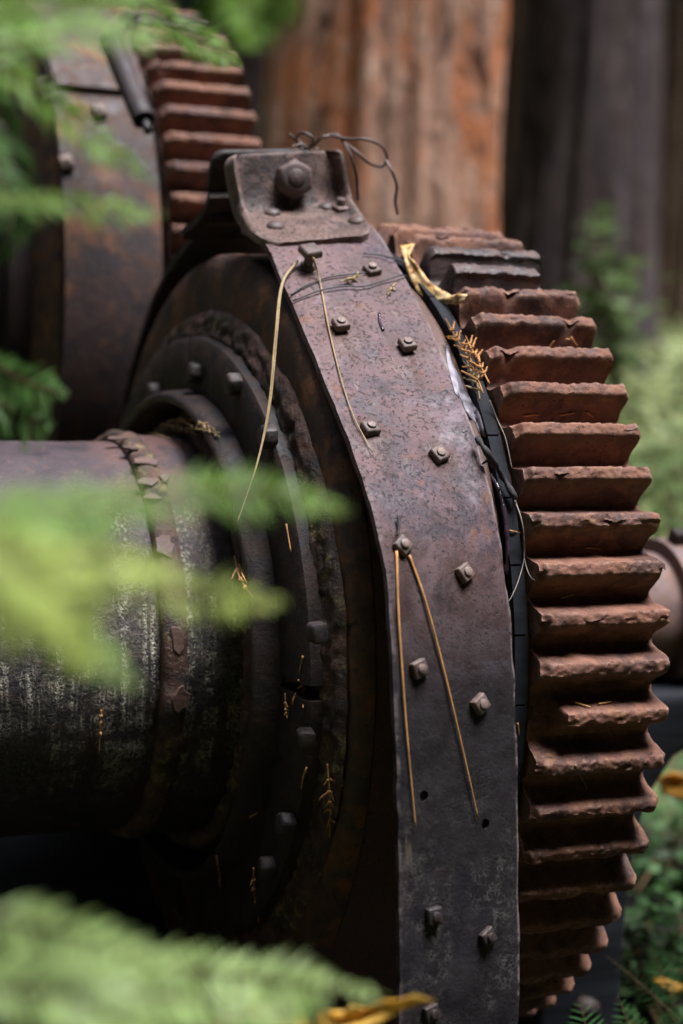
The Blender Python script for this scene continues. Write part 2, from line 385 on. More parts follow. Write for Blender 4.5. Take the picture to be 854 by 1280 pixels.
def make_forest():
    mb = MB()
    for i in range(26):                                            # far trunks all round the clearing
        a = 2*PI*(i+random.random()*.6)/26; R = random.uniform(15, 19); x, y = R*math.sin(a), R*math.cos(a); z = gh(x, y)
        mb.tube([(x, y, z-.5), (x+.1, y, z+5), (x, y+.2, z+17)], random.uniform(.3, .6), 8, lambda t: 1-.6*t)
    for i in range(34000):
        a = random.random()*2*PI; R = random.uniform(15.5, 20)*(1-.42*sm(-.1, .6, -math.cos(a))); x, y = R*math.sin(a), R*math.cos(a)  # unseen camera side drawn in close to block low sky light
        z = gh(x, y)+random.random()**.9*(25-10*sm(.7, .35, abs(a-math.radians(125))))     # wood kept low in this sector to let the sun in
        leaf_quad(mb, Vector((x, y, z)), rv(), rv(), random.uniform(.8, 1.6), random.uniform(.5, .9))
    o = mb.build('forest_light_screen', 'forest', smooth=False); tag(o, 'dark wood all round, unseen side added to block low light', 'forest', kind='stuff')
make_forest()

def tree(label, px, d, half_px, mat, seed, H=11, lean=0.0):
    base = at(px, 366, d); R = half_px/F*d; x0, y0 = base.x, base.y; z0 = gh(x0, y0)
    t = thing('redwood_tree', label, 'tree', (x0, y0, z0), 'redwood trunks behind the winch')
    G = []; nz = 110
    zs = [-.6+4.6*i/80 for i in range(81)]+[4+(H-4)*(i+1)/14 for i in range(14)]
    for z in zs:
        row = []
        for k in range(nz):
            a = 2*PI*k/nz; c, s = math.cos(a), math.sin(a)
            rr = R*(1+.5*math.exp(-max(z, 0)*1.6)*(.6+.4*N(c*2, s*2, seed)))*(1-.035*z)
            rid = abs(N(c*4.5+seed, s*4.5, z*.28))*1.0+.5*abs(N(c*11+seed, s*11, z*.7+5))
            rr *= 1+.24*(rid-.35)+.05*N(c*1.2, s*1.2, z*.5+seed)
            row.append(Vector((x0+c*rr+lean*z, y0+s*rr, z0+z)))
        G.append(row)
    mb = MB(); mb.grid(G, closed_v=True); mb.build('trunk', mat, t)
    mb = MB(); rnd = random.Random(seed)
    LB = []
    for k in range(9):
        a = rnd.random()*2*PI; z = z0+rnd.uniform(6.5, H-.5); L = rnd.uniform(1.2, 2.6)*(1.2-.06*(z-z0))
        p0 = Vector((x0+lean*(z-z0), y0, z)); p1 = p0+Vector((math.cos(a)*L, math.sin(a)*L, -.1*L))
        lb = MB(); LB.append(lb); lb.tube([p0, (p0+p1)/2+Vector((0, 0, .12)), p1], .05, 5, lambda q: 1-.7*q)
        for j in range(130):
            q = p0.lerp(p1, rnd.uniform(.25, 1.05))+Vector((rnd.gauss(0, .22), rnd.gauss(0, .22), rnd.gauss(0, .16)))
            leaf_quad(mb, q, Vector((rnd.gauss(0, 1), rnd.gauss(0, 1), rnd.gauss(-.3, .5))), Vector((rnd.gauss(0, .4), rnd.gauss(0, .4), 1)), rnd.uniform(.15, .34), rnd.uniform(.06, .13))
    for q_ in LB: q_.build('limb', mat, t); mb.build('crown', 'forest', t, smooth=False)
tree('thick cinnamon brown redwood trunk right behind the bracketed band', 466, 6.0, 146, 'bark', 3.3)
tree('dark grey bark trunk standing above the green shrub', 722, 8.6, 84, 'barkd', 8.1)
tree('dark brown trunk at the far right edge of the picture', 850, 10.5, 52, 'barkb', 12.7)
tree('shadowed trunk filling the gap between cinnamon trunk and dark trunk', 640, 11.5, 46, 'barkb', 17.2)
tree('dim brown trunk at the upper left behind the rear toothed gear', 90, 8.5, 110, 'barkb', 23.9)
tree('dim trunk left of the cinnamon redwood above the rear gear teeth', 318, 9.5, 70, 'barkd', 28.4)

def make_cover():
    mb = MB(); rnd = random.Random(5)
    for i in range(5200):
        px = rnd.uniform(640, 1000); d = 5.0+8*rnd.random()**1.2
        b = at(px, 700, d); x, y = b.x, b.y; z = gh(x, y)
        if N(x*.8+3, y*.8, 7) < -.12: continue
        h = rnd.uniform(.05, .22)
        leaf_quad(mb, Vector((x, y, z+rnd.random()*h)), Vector((rnd.gauss(0, 1), rnd.gauss(0, 1), rnd.uniform(.1, 1))), Vector((rnd.gauss(0, .5), rnd.gauss(0, .5), 1)), rnd.uniform(.06, .16), rnd.uniform(.03, .08))
    tag(mb.build('ground_cover', 'cover', smooth=False), 'low green ground cover spreading beneath the trees', 'ground cover', kind='stuff')
make_cover()
def shrub(label, px, py, d, rx, rz, n, mat, seed, ls=.07):
    rnd = random.Random(seed); c = at(px, py, d); zb = gh(c.x, c.y)
    t = thing('shrub', label, 'shrub', (c.x, c.y, zb), 'shrubs behind the gear')
    sb = MB(); fb = MB()
    for k in range(9):
        a = rnd.random()*2*PI; e = c+Vector((math.cos(a)*rx*.7, math.sin(a)*rx*.7, rnd.uniform(-.3, .8)*rz))
        P = catmull([Vector((c.x, c.y, zb)), Vector((c.x, c.y, zb)).lerp(e, .5)+Vector((rnd.gauss(0, .05), rnd.gauss(0, .05), .05)), e], 8)
        sb.tube(P, .008, 5, lambda q: 1-.7*q)
        for j in range(n//9):
            q = P[rnd.randint(3, 8)]+Vector((rnd.gauss(0, rx*.3), rnd.gauss(0, rx*.3), rnd.gauss(0, rz*.3)))
            leaf_quad(fb, q, Vector((rnd.gauss(0, 1), rnd.gauss(0, 1), rnd.gauss(0, .4))), Vector((rnd.gauss(0, .5), rnd.gauss(0, .5), 1)), ls*rnd.uniform(.6, 1.3), ls*.5)
    sb.build('stem', 'stem', t); fb.build('foliage', mat, t, smooth=False)
shrub('leafy green shrub against the foot of the dark trunk', 772, 335, 7.0, .18, .27, 150, 'shrub', 3, .13)
shrub('low green bush on the pale ground right of the gear', 838, 600, 5.2, .34, .14, 260, 'shrub', 5, .09)
shrub('dark green bush low down beside the pedestal right of the gear', 842, 1090, 3.7, .26, .24, 520, 'bush', 9, .05)

shrub('small dark plant on the ground beside the pedestal foot', 815, 1190, 3.1, .14, .12, 260, 'bush', 21, .045)
shrub('small dark plant in the corner behind the fern fronds', 850, 1240, 2.9, .13, .10, 220, 'bush', 22, .04)
# ================================================================== WINCH
# ---- big spur gear
NT = 62; RR = .5585
PROF = [(-.0286, 0), (-.0254, .0006), (-.0220, .0032), (-.0190, .0078), (-.0163, .0145), (-.0140, .0215), (-.0118, .0285), (-.0098, .0345), (-.0080, .0392), (-.0066, .0410),
        (-.0045, .0417), (-.0022, .0418), (0, .0418), (.0022, .0418), (.0045, .0417), (.0066, .0410), (.0080, .0392), (.0098, .0345), (.0118, .0285), (.0140, .0215), (.0163, .0145), (.0190, .0078), (.0220, .0032), (.0254, .0006), (.0286, 0)]
GL, GR_ = -.172, 0.0
def tooth_mesh(seed, lo=0.0, hi=1.0, ns=84, block=False, tipcut=0.0):
    G = []; wear = .22+.7*abs(N(seed*7.7, 3, 5))*1.6; dent = (seed*.37) % 1
    for i in range(ns+1):
        u = i/ns; s = GL+(GR_-GL)*u; row = []
        for j, (t, h) in enumerate(PROF):
            hh, tt = h, t
            if block and h > .004: tt = t*1.12 if h < .036 else t*1.45
            inside = sm(lo-.015, lo+.015, u)*(1-sm(hi-.015, hi+.015, u)) if (lo > 0 or hi < 1) else 1
            rag = .25*N(seed, u*9, 4)
            hh = hh*(inside if inside > 0.02 else .08+.1*abs(rag)) - tipcut*(h/.0418)**3
            ef = (h/.0418)**2.2
            side = -1 if t < 0 else 1
            big = FR((seed*3.1+side*7, u*6, t*90), 3)
            chip = wear*(abs(big)*.0042 + max(0, N(seed+side*3, u*8, t*60)-.12)*.010)+.006*math.exp(-((u-dent)/.05)**2)*(seed % 2)
            if side > 0: chip *= .5
            hh -= ef*chip
            tt -= side*ef*chip*.5
            rg = ef*.0013*FR((seed*1.3+u*24, t*260, h*160), 4)
            hh += rg; tt += rg*.6
            # ends worn round
            en = sm(.05, 0, u)+sm(.96, 1, u)*.7
            hh -= ef*en*.010*(1+.8*N(seed, side, 2.2))
            # flare towards the tips on the right, flank waviness
            ss = s + (h/.0418)*(.006 if i == ns else (-.001 if i == 0 else .006*u))
            ss += .0025*N(seed*2+u*0, t*90, h*60) if i in (0, ns) else 0
            wv = .0016*FR((seed*5+u*14, t*60, h*40), 3)*min(1, .3+h/.02)
            row.append(Vector((ss, -(RR+hh+wv), tt*(RR+hh)/RR+ .0012*N(seed+u*5, h*30, 8))))
        G.append(row)
    mb = MB(); mb.grid(G)
    n = len(PROF)
    mb.f.append(tuple(range(n))); mb.f.append(tuple(ns*n+j for j in range(n)))
    return mb
def gear(name, label, loc_s, cy, cz, phase, special=None, meshes=None, R=.6, spread=(0, NT)):
    t = thing(name, label, 'gear', ax(loc_s-.09, cy, cz-.6))
    ctr = ax(loc_s, cy, cz)
    def place(o):
        o.parent = t; o.location = ctr-abs_loc(t)
    prof = [(GL-.005, RR-.010), (GL-.005, RR-.055), (GL, RR-.06), (GL, RR-.075), (GR_, RR-.075), (GR_, RR-.004), (GR_+.0, RR-.002), (GL-.004, RR-.002)]
    mb = lathe(prof, 180, nz=.0012, nsc=30); o = obj('rim', [v-Vector((0, 0, Z0)) for v in mb.v], mb.f, 'geardark', auto=40); place(o)
    prof = [(-.105, .10), (-.105, RR-.07), (-.075, RR-.07), (-.075, .10)]
    mb = lathe(prof, 96); o = obj('web', [v-Vector((0, 0, Z0)) for v in mb.v], mb.f, 'geardark', auto=40); place(o)
    prof = [(-.165, .066), (-.165, .12), (-.02, .12), (-.02, .066)]
    mb = lathe(prof, 48); o = obj('hub', [v-Vector((0, 0, Z0)) for v in mb.v], mb.f, 'geardark', auto=40); place(o)
    out = []
    for k in range(NT):
        ang = phase+2*PI*k/NT
        if meshes: o = bpy.data.objects.new('tooth', meshes[k]); COL.objects.link(o)
        else:
            sp = (special or {}).get(k, {}); mat = sp.pop('mat', 'gear') if sp else 'gear'
            mb = tooth_mesh(k*1.7+.3, **sp); o = obj('tooth', mb.v, mb.f, mat, auto=55)
            if mat == 'insert': o['label'] = 'dark blocky replacement tooth'
        place(o); o.rotation_euler = (-ang, 0, 0); out.append(o.data)
    return t, out
# tooth k sits at elevation (phase + k * 360/62) above the camera-facing horizontal; k counted up from the front
PH = math.radians(0.0)
SPEC = {0: dict(lo=.16, ns=90), 12: dict(mat='insert', block=True, hi=.97, ns=80), 11: dict(mat='insert', block=True, hi=.80, ns=90, lo=.06)}
front_gear, tooth_data = gear('spur_gear', 'large red rusted spur gear with chipped teeth in front', 0, 0, 0, PH, SPEC)
# stump of the broken insert, right end
rear_gear, _ = gear('spur_gear', 'blurred rusty spur gear at the upper left behind the front winch', -.125, 1.14, .45, math.radians(2.2), None, tooth_data)

# ---- drum with side plate, flange, lip, rim, wooden blocks
def make_drum():
    t = thing('winch_drum', 'dark crusted winch drum with bolted side flange', 'drum', ax(-.8, 0, -.56))
    # shells
    P = []
    for i in range(61): P.append((-1.42+(1.42-.545)*i/60, .2745))
    mb = lathe([(-1.42, .18)]+P+[(-.545, .18)], 160, nz=.0022, nsc=14); mb.build('drum_shell', 'drum', t, auto=50)
    P = [(-.546+.15*i/14, .2835+.001*i/14) for i in range(15)]
    mb = lathe([(-.546, .18)]+P+[(-.396, .18)], 160, nz=.0022, nsc=16, seed=4); mb.build('drum_shell', 'drum', t, auto=50)
    # seam strap
    P = [(-.552, .272), (-.551, .281), (-.546, .2875), (-.540, .2890), (-.533, .2895), (-.526, .2888), (-.519, .2868), (-.516, .280), (-.516, .272)]
    sm_ = lathe(P, 200, nz=.0034, nsc=34, seed=9).build('seam_strap', 'crust', t)
    rnd = random.Random(11)
    for (px, py, w_, h_) in [(146, 548, 30, 7), (164, 560, 26, 9), (185, 577, 34, 14), (182, 602, 34, 11), (206, 598, 16, 12), (190, 622, 30, 9), (206, 684, 27, 20), (222, 800, 20, 26), (226, 872, 22, 24)]:
        d = ray(px, py); o = CAM-Vector((0, 0, Z0)); a = d.y**2+d.z**2; b = 2*(o.y*d.y+o.z*d.z); c = o.y**2+o.z**2-.2895**2
        D = b*b-4*a*c
        if D < 0: continue
        p = CAM+d*((-b-math.sqrt(D))/2/a); ang = math.atan2(p.z-Z0, -p.y)
        k = rnd.randint(7, 10); pts = []
        for i in range(k):
            q = 2*PI*i/k+rnd.uniform(-.3, .3); rr = rnd.uniform(.65, 1.25)
            pts.append((p.x+math.cos(q)*w_/1900*rr, ang+math.sin(q)*h_/1900/.29*rr*1.5))
        V = []
        for lay, rad in ((0, .289), (1, .2912+rnd.uniform(-.0008, .001))):
            for s, a_ in pts: V.append(ax(s, -rad*math.cos(a_), rad*math.sin(a_)))
        Fc = [tuple(range(k)), tuple(range(k, 2*k))]+[(i, (i+1) % k, k+(i+1) % k, k+i) for i in range(k)]
        fo = bevel_obj(obj('rust_flake', V, Fc, 'flake'), .001, 1); sub(fo, sm_)
    # side plate with rounded shoulder, slightly out of round
    prof = [(-.37, .20), (-.403, .20), (-.403, .46), (-.402, .500), (-.400, .522), (-.395, .536), (-.386, .545), (-.37, .547)]
    lathe(prof, 200, ry=(1.0, 1.08), nz=.0014, nsc=9, seed=2).build('side_plate', 'disc', t, auto=60)
    # drum body under the band, right hand rim
    prof = [(-.368, .50), (-.368, .545), (-.230, .553), (-.205, .557), (-.199, .555), (-.197, .55), (-.197, .50)]
    lathe(prof, 200, ry=1.0, nz=.0008, nsc=14, seed=5).build('rim', 'rim', t, auto=50)
    # flange ring in four segments
    for a0, a1 in ((4.5, 92), (93.5, 182), (183.5, 272), (273.5, 362)):
        prof = [(-.397, .33), (-.432, .33), (-.437, .336), (-.437, .418), (-.432, .425), (-.397, .427)]
        o = lathe(prof, 70, ry=1.17, a0=math.radians(a0), a1=math.radians(a1), nz=.0016, nsc=16, seed=a0).build('flange_segment', 'darkiron', t, auto=40)
    # crusty weld round the flange
    mb = MB(); G = []
    for i in range(700):
        a = 2*PI*i/700; row = []
        w_ = .020+.006*N(a*5, 2, 0)+.004*N(a*17, 5, 0)
        for k in range(13):
            q = -1+2*k/12; R = .443+w_*q*1.1
            h = .012*(1-q*q)**.6*(1+.35*N(a*14, q*1.4, 3))+.0045*FR((a*26, q*2.2, 1), 4)*(1-q**4)
            row.append(ax(-.4005-h-(.012*max(0, -q)), -R*1.15*math.cos(a), R*math.sin(a)))
        G.append(row)
    mb.grid(G, closed_u=True); mb.build('weld_bead', 'crust', t)
    # raised lip round the drum
    prof = [(-.430, .330), (-.464, .331), (-.470, .335), (-.471, .340), (-.467, .345), (-.455, .348), (-.430, .352)]
    lathe(prof, 160, ry=1.16, nz=.0022, nsc=20, seed=6).build('collar_lip', 'darkiron', t, auto=60)
    # crust between lip and drum
    G = []
    for i in range(300):
        a = 2*PI*i/300; row = []
        for k in range(8):
            q = 2*PI*k/8; rr = .017*(1+.4*N(a*22, q*1.3, 7)+.3*N(a*8, 1, 1))
            R = .296+rr*.9*math.cos(q); s = -.437+rr*math.sin(q)
            row.append(ax(s, -R*1.07*math.cos(a), R*math.sin(a)))
        G.append(row)
    mb = MB(); mb.grid(G, closed_u=True, closed_v=True); mb.build('fillet_crust', 'crust', t)
    # flange bolts
    for px, py in [(186, 490), (236, 467), (284, 480), (327, 546), (388, 790), (374, 925), (349, 1032), (326, 1086)]:
        p = onX(px, py, -.452); m = frame_on(Vector((-.436, p.y, p.z)), Vector((-1, 0, 0)), random.random())
        mb = MB(); prism(mb, frame_on(Vector((-.436, p.y, p.z)), Vector((-1, random.gauss(0, .12), random.gauss(0, .12))), random.random()*2), random.choice((4, 6, 6)), .0165, .020, -.002, PI/4); o = bevel_obj(mb.build('flange_bolt', 'nut2', t), .003, 2)
    # wooden friction blocks between drum and gear
    n = 42
    for k in range(n):
        a0 = 2*PI*(k+.18)/n; a1 = 2*PI*(k+1+.18)/n-.0045
        j = .002*N(k*3.3, 1, 1)
        prof = [(-.196, .50), (-.196, .566+j), (-.179, .566+j), (-.179, .50)]
        lathe(prof, 3, ry=1.0, a0=a0, a1=a1).build('friction_block', 'wood', t, smooth=False)
    return t
drum = make_drum()
# rear drum: plain side plate, rim and shell
def make_rear_drum():
    c = (1.14, .45); t = thing('winch_drum', 'dark rear winch drum half hidden at the left edge', 'drum', ax(-.7, c[0], c[1]-.56))
    lathe([(-1.5, .2), (-1.5, .275), (-.5, .28), (-.5, .2)], 96, c=c).build('drum_shell', 'darkiron', t, auto=40)
    lathe([(-.47, .2), (-.50, .2), (-.50, .52), (-.49, .545), (-.47, .552), (-.34, .552), (-.31, .55), (-.31, .2)], 128, c=c, nz=.001).build('side_plate', 'disc', t, auto=40)
    lathe([(-.515, .22), (-.54, .22), (-.54, .36), (-.50, .37)], 96, c=c).build('flange', 'darkiron', t, auto=40)
make_rear_drum()

# ---- front brake band
def strap_pts(px, s):
    return [onX(x, y, s) for x, y in px]
LPX = [(303, 281), (333, 305), (362, 371), (400, 460), (440, 560), (476, 680), (490, 800), (496, 930), (499, 1080), (500, 1280)]
RPX = [(455, 275), (475, 293), (517, 365), (557, 450), (599, 560), (627, 680), (641, 800), (647, 930), (649, 1080), (649, 1280)]
SL, SR = -.395, -.226
LP = strap_pts(LPX, SL); RP = strap_pts(RPX, SR)
def ext(P):
    p = P[-1]; return P+[Vector((p.x, p.y+dy, p.z-dz)) for dy, dz in ((.012, .09), (.04, .18), (.09, .265), (.165, .335), (.26, .385), (.37, .41))]
LP, RP = ext(LP), ext(RP)
NS, NU = 420, 34
LC, RC = catmull(LP, NS), catmull(RP, NS)
TH = .011
def make_band():
    t = thing('brake_band', 'purple brown riveted brake band curving down between drum and gear', 'band', Vector((-.3, -.6, .1)))
    top, bot = [], []
    for i in range(NS+1):
        T = LC[min(i+1, NS)]-LC[max(i-1, 0)]; n = Vector((1, 0, 0)).cross(T); n.normalize()
        if n.y > 0 and i < NS*.8: n = -n
        el = .0018*FR((i*.09, 1.5, 0), 4)-.003*max(0, N(i*.16, 6, 0)-.3); er = .002*FR((i*.08, 8.5, 0), 4)
        ra, rb = [], []
        for j in range(NU+1):
            u = j/NU; p = LC[i].lerp(RC[i], u)
            p.x += -el*(1-u)**6+er*u**6
            d = .0011*FR((p.x*22, p.y*22, p.z*22), 4)+.0012*N(p.x*6, p.y*6, p.z*6)
            edge = min(u, 1-u); rnd_ = .0016*max(0, 1-edge/.03)**2
            ra.append(p+n*(d-rnd_)); rb.append(p-n*TH+n*.3*d)
        top.append(ra); bot.append(rb)
    mb = MB()
    loop = [top[i]+bot[i][::-1] for i in range(NS+1)]
    mb.grid(loop, closed_v=True, cap=True)
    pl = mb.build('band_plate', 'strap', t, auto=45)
    # two open bolt holes
    cut = []
    bpy.context.view_layer.update()
    for px, py in ((530, 995), (607, 1030)):
        p, n = hit(px, py); m = frame_on(p, n); q = MB()
        q.grid([[m @ Vector((.0062*math.cos(2*PI*k/14), .0062*math.sin(2*PI*k/14), z)) for k in range(14)] for z in (-.04, .03)], closed_v=True, cap=True)
        c = q.build('cutter', None, smooth=False); cut.append(c)
        md = pl.modifiers.new('hole', 'BOOLEAN'); md.operation = 'DIFFERENCE'; md.object = c; md.solver = 'EXACT'
    dg = bpy.context.evaluated_depsgraph_get()
    me = bpy.data.meshes.new_from_object(pl.evaluated_get(dg)); pl.modifiers.clear(); pl.data = me
    for c in cut: bpy.data.objects.remove(c)
    # far half of the band, running down behind the drum
    G = []
    for i in range(121):
        a = math.radians(96+110*i/120); r = .582+.004*N(a*5, 2, 0); r += .012*math.exp(-((a-1.70)/.12)**2)
        e = .006*FR((a*7, 3, 0), 4)
        for_row = [ax(-.392+e, -r*math.cos(a)*1.02, r*math.sin(a)), ax(-.225, -r*math.cos(a)*1.02, (r+.012)*math.sin(a)), ax(-.225, -(r+.012)*math.cos(a)*1.02, (r+.024)*math.sin(a)), ax(-.392+e, -(r+.012)*math.cos(a)*1.02, (r+.012)*math.sin(a))]
        G.append(for_row)
    mb = MB(); mb.grid(G, closed_v=True, cap=True); mb.build('far_band', 'darkiron', t, auto=40)
    return t, pl
band, plate = make_band()
bpy.context.view_layer.update()
# square nuts
NUTS = [(465, 339, .25, 0), (425, 411, .1, .004), (508, 436, .15, .004), (462, 538, .2, 0), (548, 570, .45, 0), (502, 683, .75, 0), (579, 717, .55, 0),
        (522, 836, .35, 0), (598, 880, .6, 0), (540, 1144, .05, 0), (608, 1171, .5, 0), (537, 1266, .2, 0)]
spots = [(hit(x, y), a, l, y) for x, y, a, l in NUTS]
tallspot = hit(385, 333)
for (p, n), a, l, py_ in spots:
    nm_ = 'nut2' if py_ > 1100 else 'nut'
    n = (n+Vector((random.gauss(0, .06), random.gauss(0, .06), random.gauss(0, .06)))).normalized()
    m = frame_on(p, n, a)
    mb = MB()
    if l: prism(mb, m, 12, .0075, .008, -.003)
    prism(mb, m, 4, .0138, .0090+random.uniform(-.001, .001), l-.001, PI/4, 1.06)
    o = bevel_obj(mb.build('nut', nm_, band), .0016, 2)
    mb = MB(); prism(mb, m, 14, .0058, .0042, l+.0072); e = bevel_obj(mb.build('bolt_end', nm_), .0008, 1); sub(e, o)
def stain_plate():
    me = plate.data; n_ = len(me.vertices); co_ = np.empty(n_*3); me.vertices.foreach_get('co', co_); co_ = co_.reshape(-1, 3)
    st = np.zeros(n_); rnd = random.Random(3)
    for (p, n), a, l, py_ in spots:
        d = co_-np.array(p); r = np.linalg.norm(d, axis=1)
        ring = np.exp(-(r/.023)**2)
        tang = np.hypot(d[:, 1], d[:, 2]); below = d[:, 2] < 0; L_ = rnd.uniform(.04, .11); w_ = rnd.uniform(.006, .012)
        run = np.where(below, np.exp(-(d[:, 0]/w_)**2)*np.exp(-(tang/L_)**2), 0)*.8
        st = np.maximum(st, np.maximum(ring, run))
    at = me.attributes.new('stain', 'FLOAT', 'POINT'); at.data.foreach_set('value', st)
stain_plate()
p, n = tallspot; m = frame_on(p, (n+Vector((0, -.05, .25))).normalized(), .2)
mb = MB(); prism(mb, m, 14, .0065, .024, -.003); prism(mb, m, 16, .011, .006, -.002); sh = mb.build('standing_bolt', 'nut', band, auto=40)
mb = MB(); prism(mb, m, 4, .0175, .011, .018, PI/4); sub(bevel_obj(mb.build('bolt_head', 'nut'), .0016, 2), sh)

# ---- bracket pair at the top of the band
def make_bracket():
    t = thing('band_bracket', 'iron angle bracket pair with big bolt on top of the brake band', 'bracket', ax(-.32, -.1, .57))
    # section from front edge of foot to the top of upright: (y, z) on left and right ends
    Ls = [onY(330, 303, -.19), onY(309, 283, -.13), onY(297, 268, -.085), onY(293, 258, -.072), onY(288, 236, -.066), onY(284, 212, -.064), onY(283, 193, -.062)]
    Rs = [onY(472, 291, -.19), onY(455, 273, -.13), onY(441, 259, -.085), onY(438, 250, -.072), onY(433, 228, -.066), onY(428, 204, -.064), onY(425, 187, -.062)]
    def plate_(L, R, name, rib, mat='bracket', th=.012):
        n = 40; A, B = catmull(L, n), catmull(R, n); top, bot = [], []; nu = 36
        for i in range(n+1):
            T = (A[min(i+1, n)]-A[max(i-1, 0)]).normalized(); X = (B[i]-A[i]).normalized(); nn = X.cross(T).normalized()
            if nn.y > 0 and abs(nn.y) > abs(nn.z): nn = -nn
            if abs(nn.z) >= abs(nn.y) and nn.z < 0: nn = -nn
            v = i/n; a, b = [], []
            inset = .016*(1-math.sqrt(max(0, 1-max(0, 1-(1-v)/.16)**2))) + .022*(1-math.sqrt(max(0, 1-max(0, 1-v/.14)**2)))
            for j in range(nu+1):
                u = j/nu; W = (B[i]-A[i]).length; uu = (inset+(W-2*inset)*u)/W
                p = A[i].lerp(B[i], uu); e = min(uu, 1-uu)*W
                h = rib*math.exp(-((e-.006)/.0075)**4)*sm(.02, .40, v) if e < .03 else 0
                h += .0012*FR((p.x*40, p.y*40, p.z*40), 3)
                if min(u, 1-u) < .02 or v < .02 or v > .98: h -= .002
                a.append(p+nn*h); b.append(p-nn*th)
            top.append(a); bot.append(b)
        mb = MB(); mb.grid([top[i]+bot[i][::-1] for i in range(n+1)], closed_v=True, cap=True)
        return mb.build(name, mat, t, auto=60)
    plate_(Ls, Rs, 'front_angle', .017)
    # rear angle, mirrored, standing a little further back
    L2 = [onY(215, 292, .14), onY(247, 268, .09), onY(260, 240, .045), onY(264, 215, .03), onY(268, 190, .022)]
    R2 = [Vector((v.x+.16, v.y, v.z+.014)) for v in L2]
    L2[-1] = onY(268, 189, .022); 
    plate_(L2, R2, 'rear_angle', .0, 'darkiron')
    # big bolt
    c = onY(365, 226, -.066); m = frame_on(c, Vector((-.10, -1, .12)), .2)
    mb = MB(); prism(mb, m, 20, .022, .006, 0); prism(mb, m, 6, .0275, .020, .004, .35); prism(mb, m, 20, .0215, .005, .022); prism(mb, m, 16, .012, .004, .025)
    bo = bevel_obj(mb.build('big_bolt', 'nut', t), .0014, 2)
    mb = MB(); mb.tube([c+Vector((0, .11, 0)), c+Vector((0, -.01, 0))], .013, 12); sub(mb.build('bolt_shank', 'darkiron'), bo)
    bpy.context.view_layer.update()
    for px, py, r in [(345, 281, .0135), (341, 264, .0125), (408, 257, .0125), (446, 274, .0135)]:
        p, n = hit(px, py+2); m = frame_on(p, Vector((n.x*.3, -.3, 1)))
        G = [[m @ Vector((r*math.cos(q)*math.cos(2*PI*k/16), r*math.cos(q)*math.sin(2*PI*k/16), -.001+r*.62*math.sin(q))) for k in range(16)] for q in [i*PI/2/6 for i in range(6)]]
        mb = MB(); mb.grid(G, closed_v=True, cap=True); mb.build('rivet', 'nut', t)
    p, n = hit(425, 263); m = frame_on(p, Vector((n.x*.3, -.3, 1)), .3); mb = MB(); prism(mb, m, 4, .0145, .008, -.001, PI/4)
    o = bevel_obj(mb.build('nut', 'nut', t), .0014, 2)
    mb = MB(); prism(mb, m, 12, .0065, .012, .006); sub(bevel_obj(mb.build('bolt_end', 'nut'), .001, 1), o)
make_bracket()

# ---- rear brake band with its pipe
def make_rear_band():
    c = (1.14, .45); t = thing('brake_band', 'blurred riveted brake band at the upper left behind the front drum', 'band', ax(-.4, .56, -.6))
    G = []
    for i in range(141):
        a = math.radians(118-200*i/140); r = .582
        s0, s1 = -.490, -.318
        G.append([ax(s0, c[0]-r*math.cos(a), c[1]+r*math.sin(a)), ax(s1, c[0]-r*math.cos(a), c[1]+r*math.sin(a)), ax(s1, c[0]-(r-.012)*math.cos(a), c[1]+(r-.012)*math.sin(a)), ax(s0, c[0]-(r-.012)*math.cos(a), c[1]+(r-.012)*math.sin(a))])
    mb = MB(); mb.grid([[*r_] for r_ in G], closed_v=True, cap=True); mb.build('band_plate', 'strapr', t, auto=40)
    a0, a1 = math.radians(41), math.radians(75)          # doubler plate near the top
    G = []
    for i in range(31):
        a = a0+(a1-a0)*i/30
        G.append([ax(s, c[0]-r*math.cos(a), c[1]+r*math.sin(a)) for s, r in ((-.486, .5825), (-.486, .594), (-.322, .594), (-.322, .5825))])
    mb = MB(); mb.grid(G, closed_v=True, cap=True); mb.build('lap_plate', 'strapr', t, auto=40)
    bpy.context.view_layer.update()
    for px, py in [(55, 108), (123, 142), (82, 205)]:
        p, n = hit(px, py); m = frame_on(p, n, .3); mb = MB(); prism(mb, m, 4, .017, .014, -.001, PI/4)
        o = bevel_obj(mb.build('nut', 'nut', t), .0015, 1); mb = MB(); prism(mb, m, 10, .007, .006, .010); sub(mb.build('bolt_end', 'nut'), o)
make_rear_band()
def make_pipe():
    A, B = at(138, 50, 2.86), at(180, 150, 2.76); d = (B-A).normalized(); t = thing('iron_pipe', 'short dark iron pipe slung beside the rear gear teeth', 'pipe', B)
    G = []; x = d.orthogonal().normalized(); y = d.cross(x)
    for P, r in ((A, .004), (A, .019), (B, .019), (B, .0145), (B-d*.05, .0145), (B-d*.05, .001)):
        G.append([P+x*r*math.cos(2*PI*k/24)+y*r*math.sin(2*PI*k/24) for k in range(24)])
    mb = MB(); mb.grid(G, closed_v=True); mb.build('barrel', 'rod', t, auto=40)
    mb = MB(); mb.tube([B-d*.06, B+d*.012, B+d*.03+x*.004], .0075, 8); mb.build('core_pin', 'blackwire', t)
make_pipe()

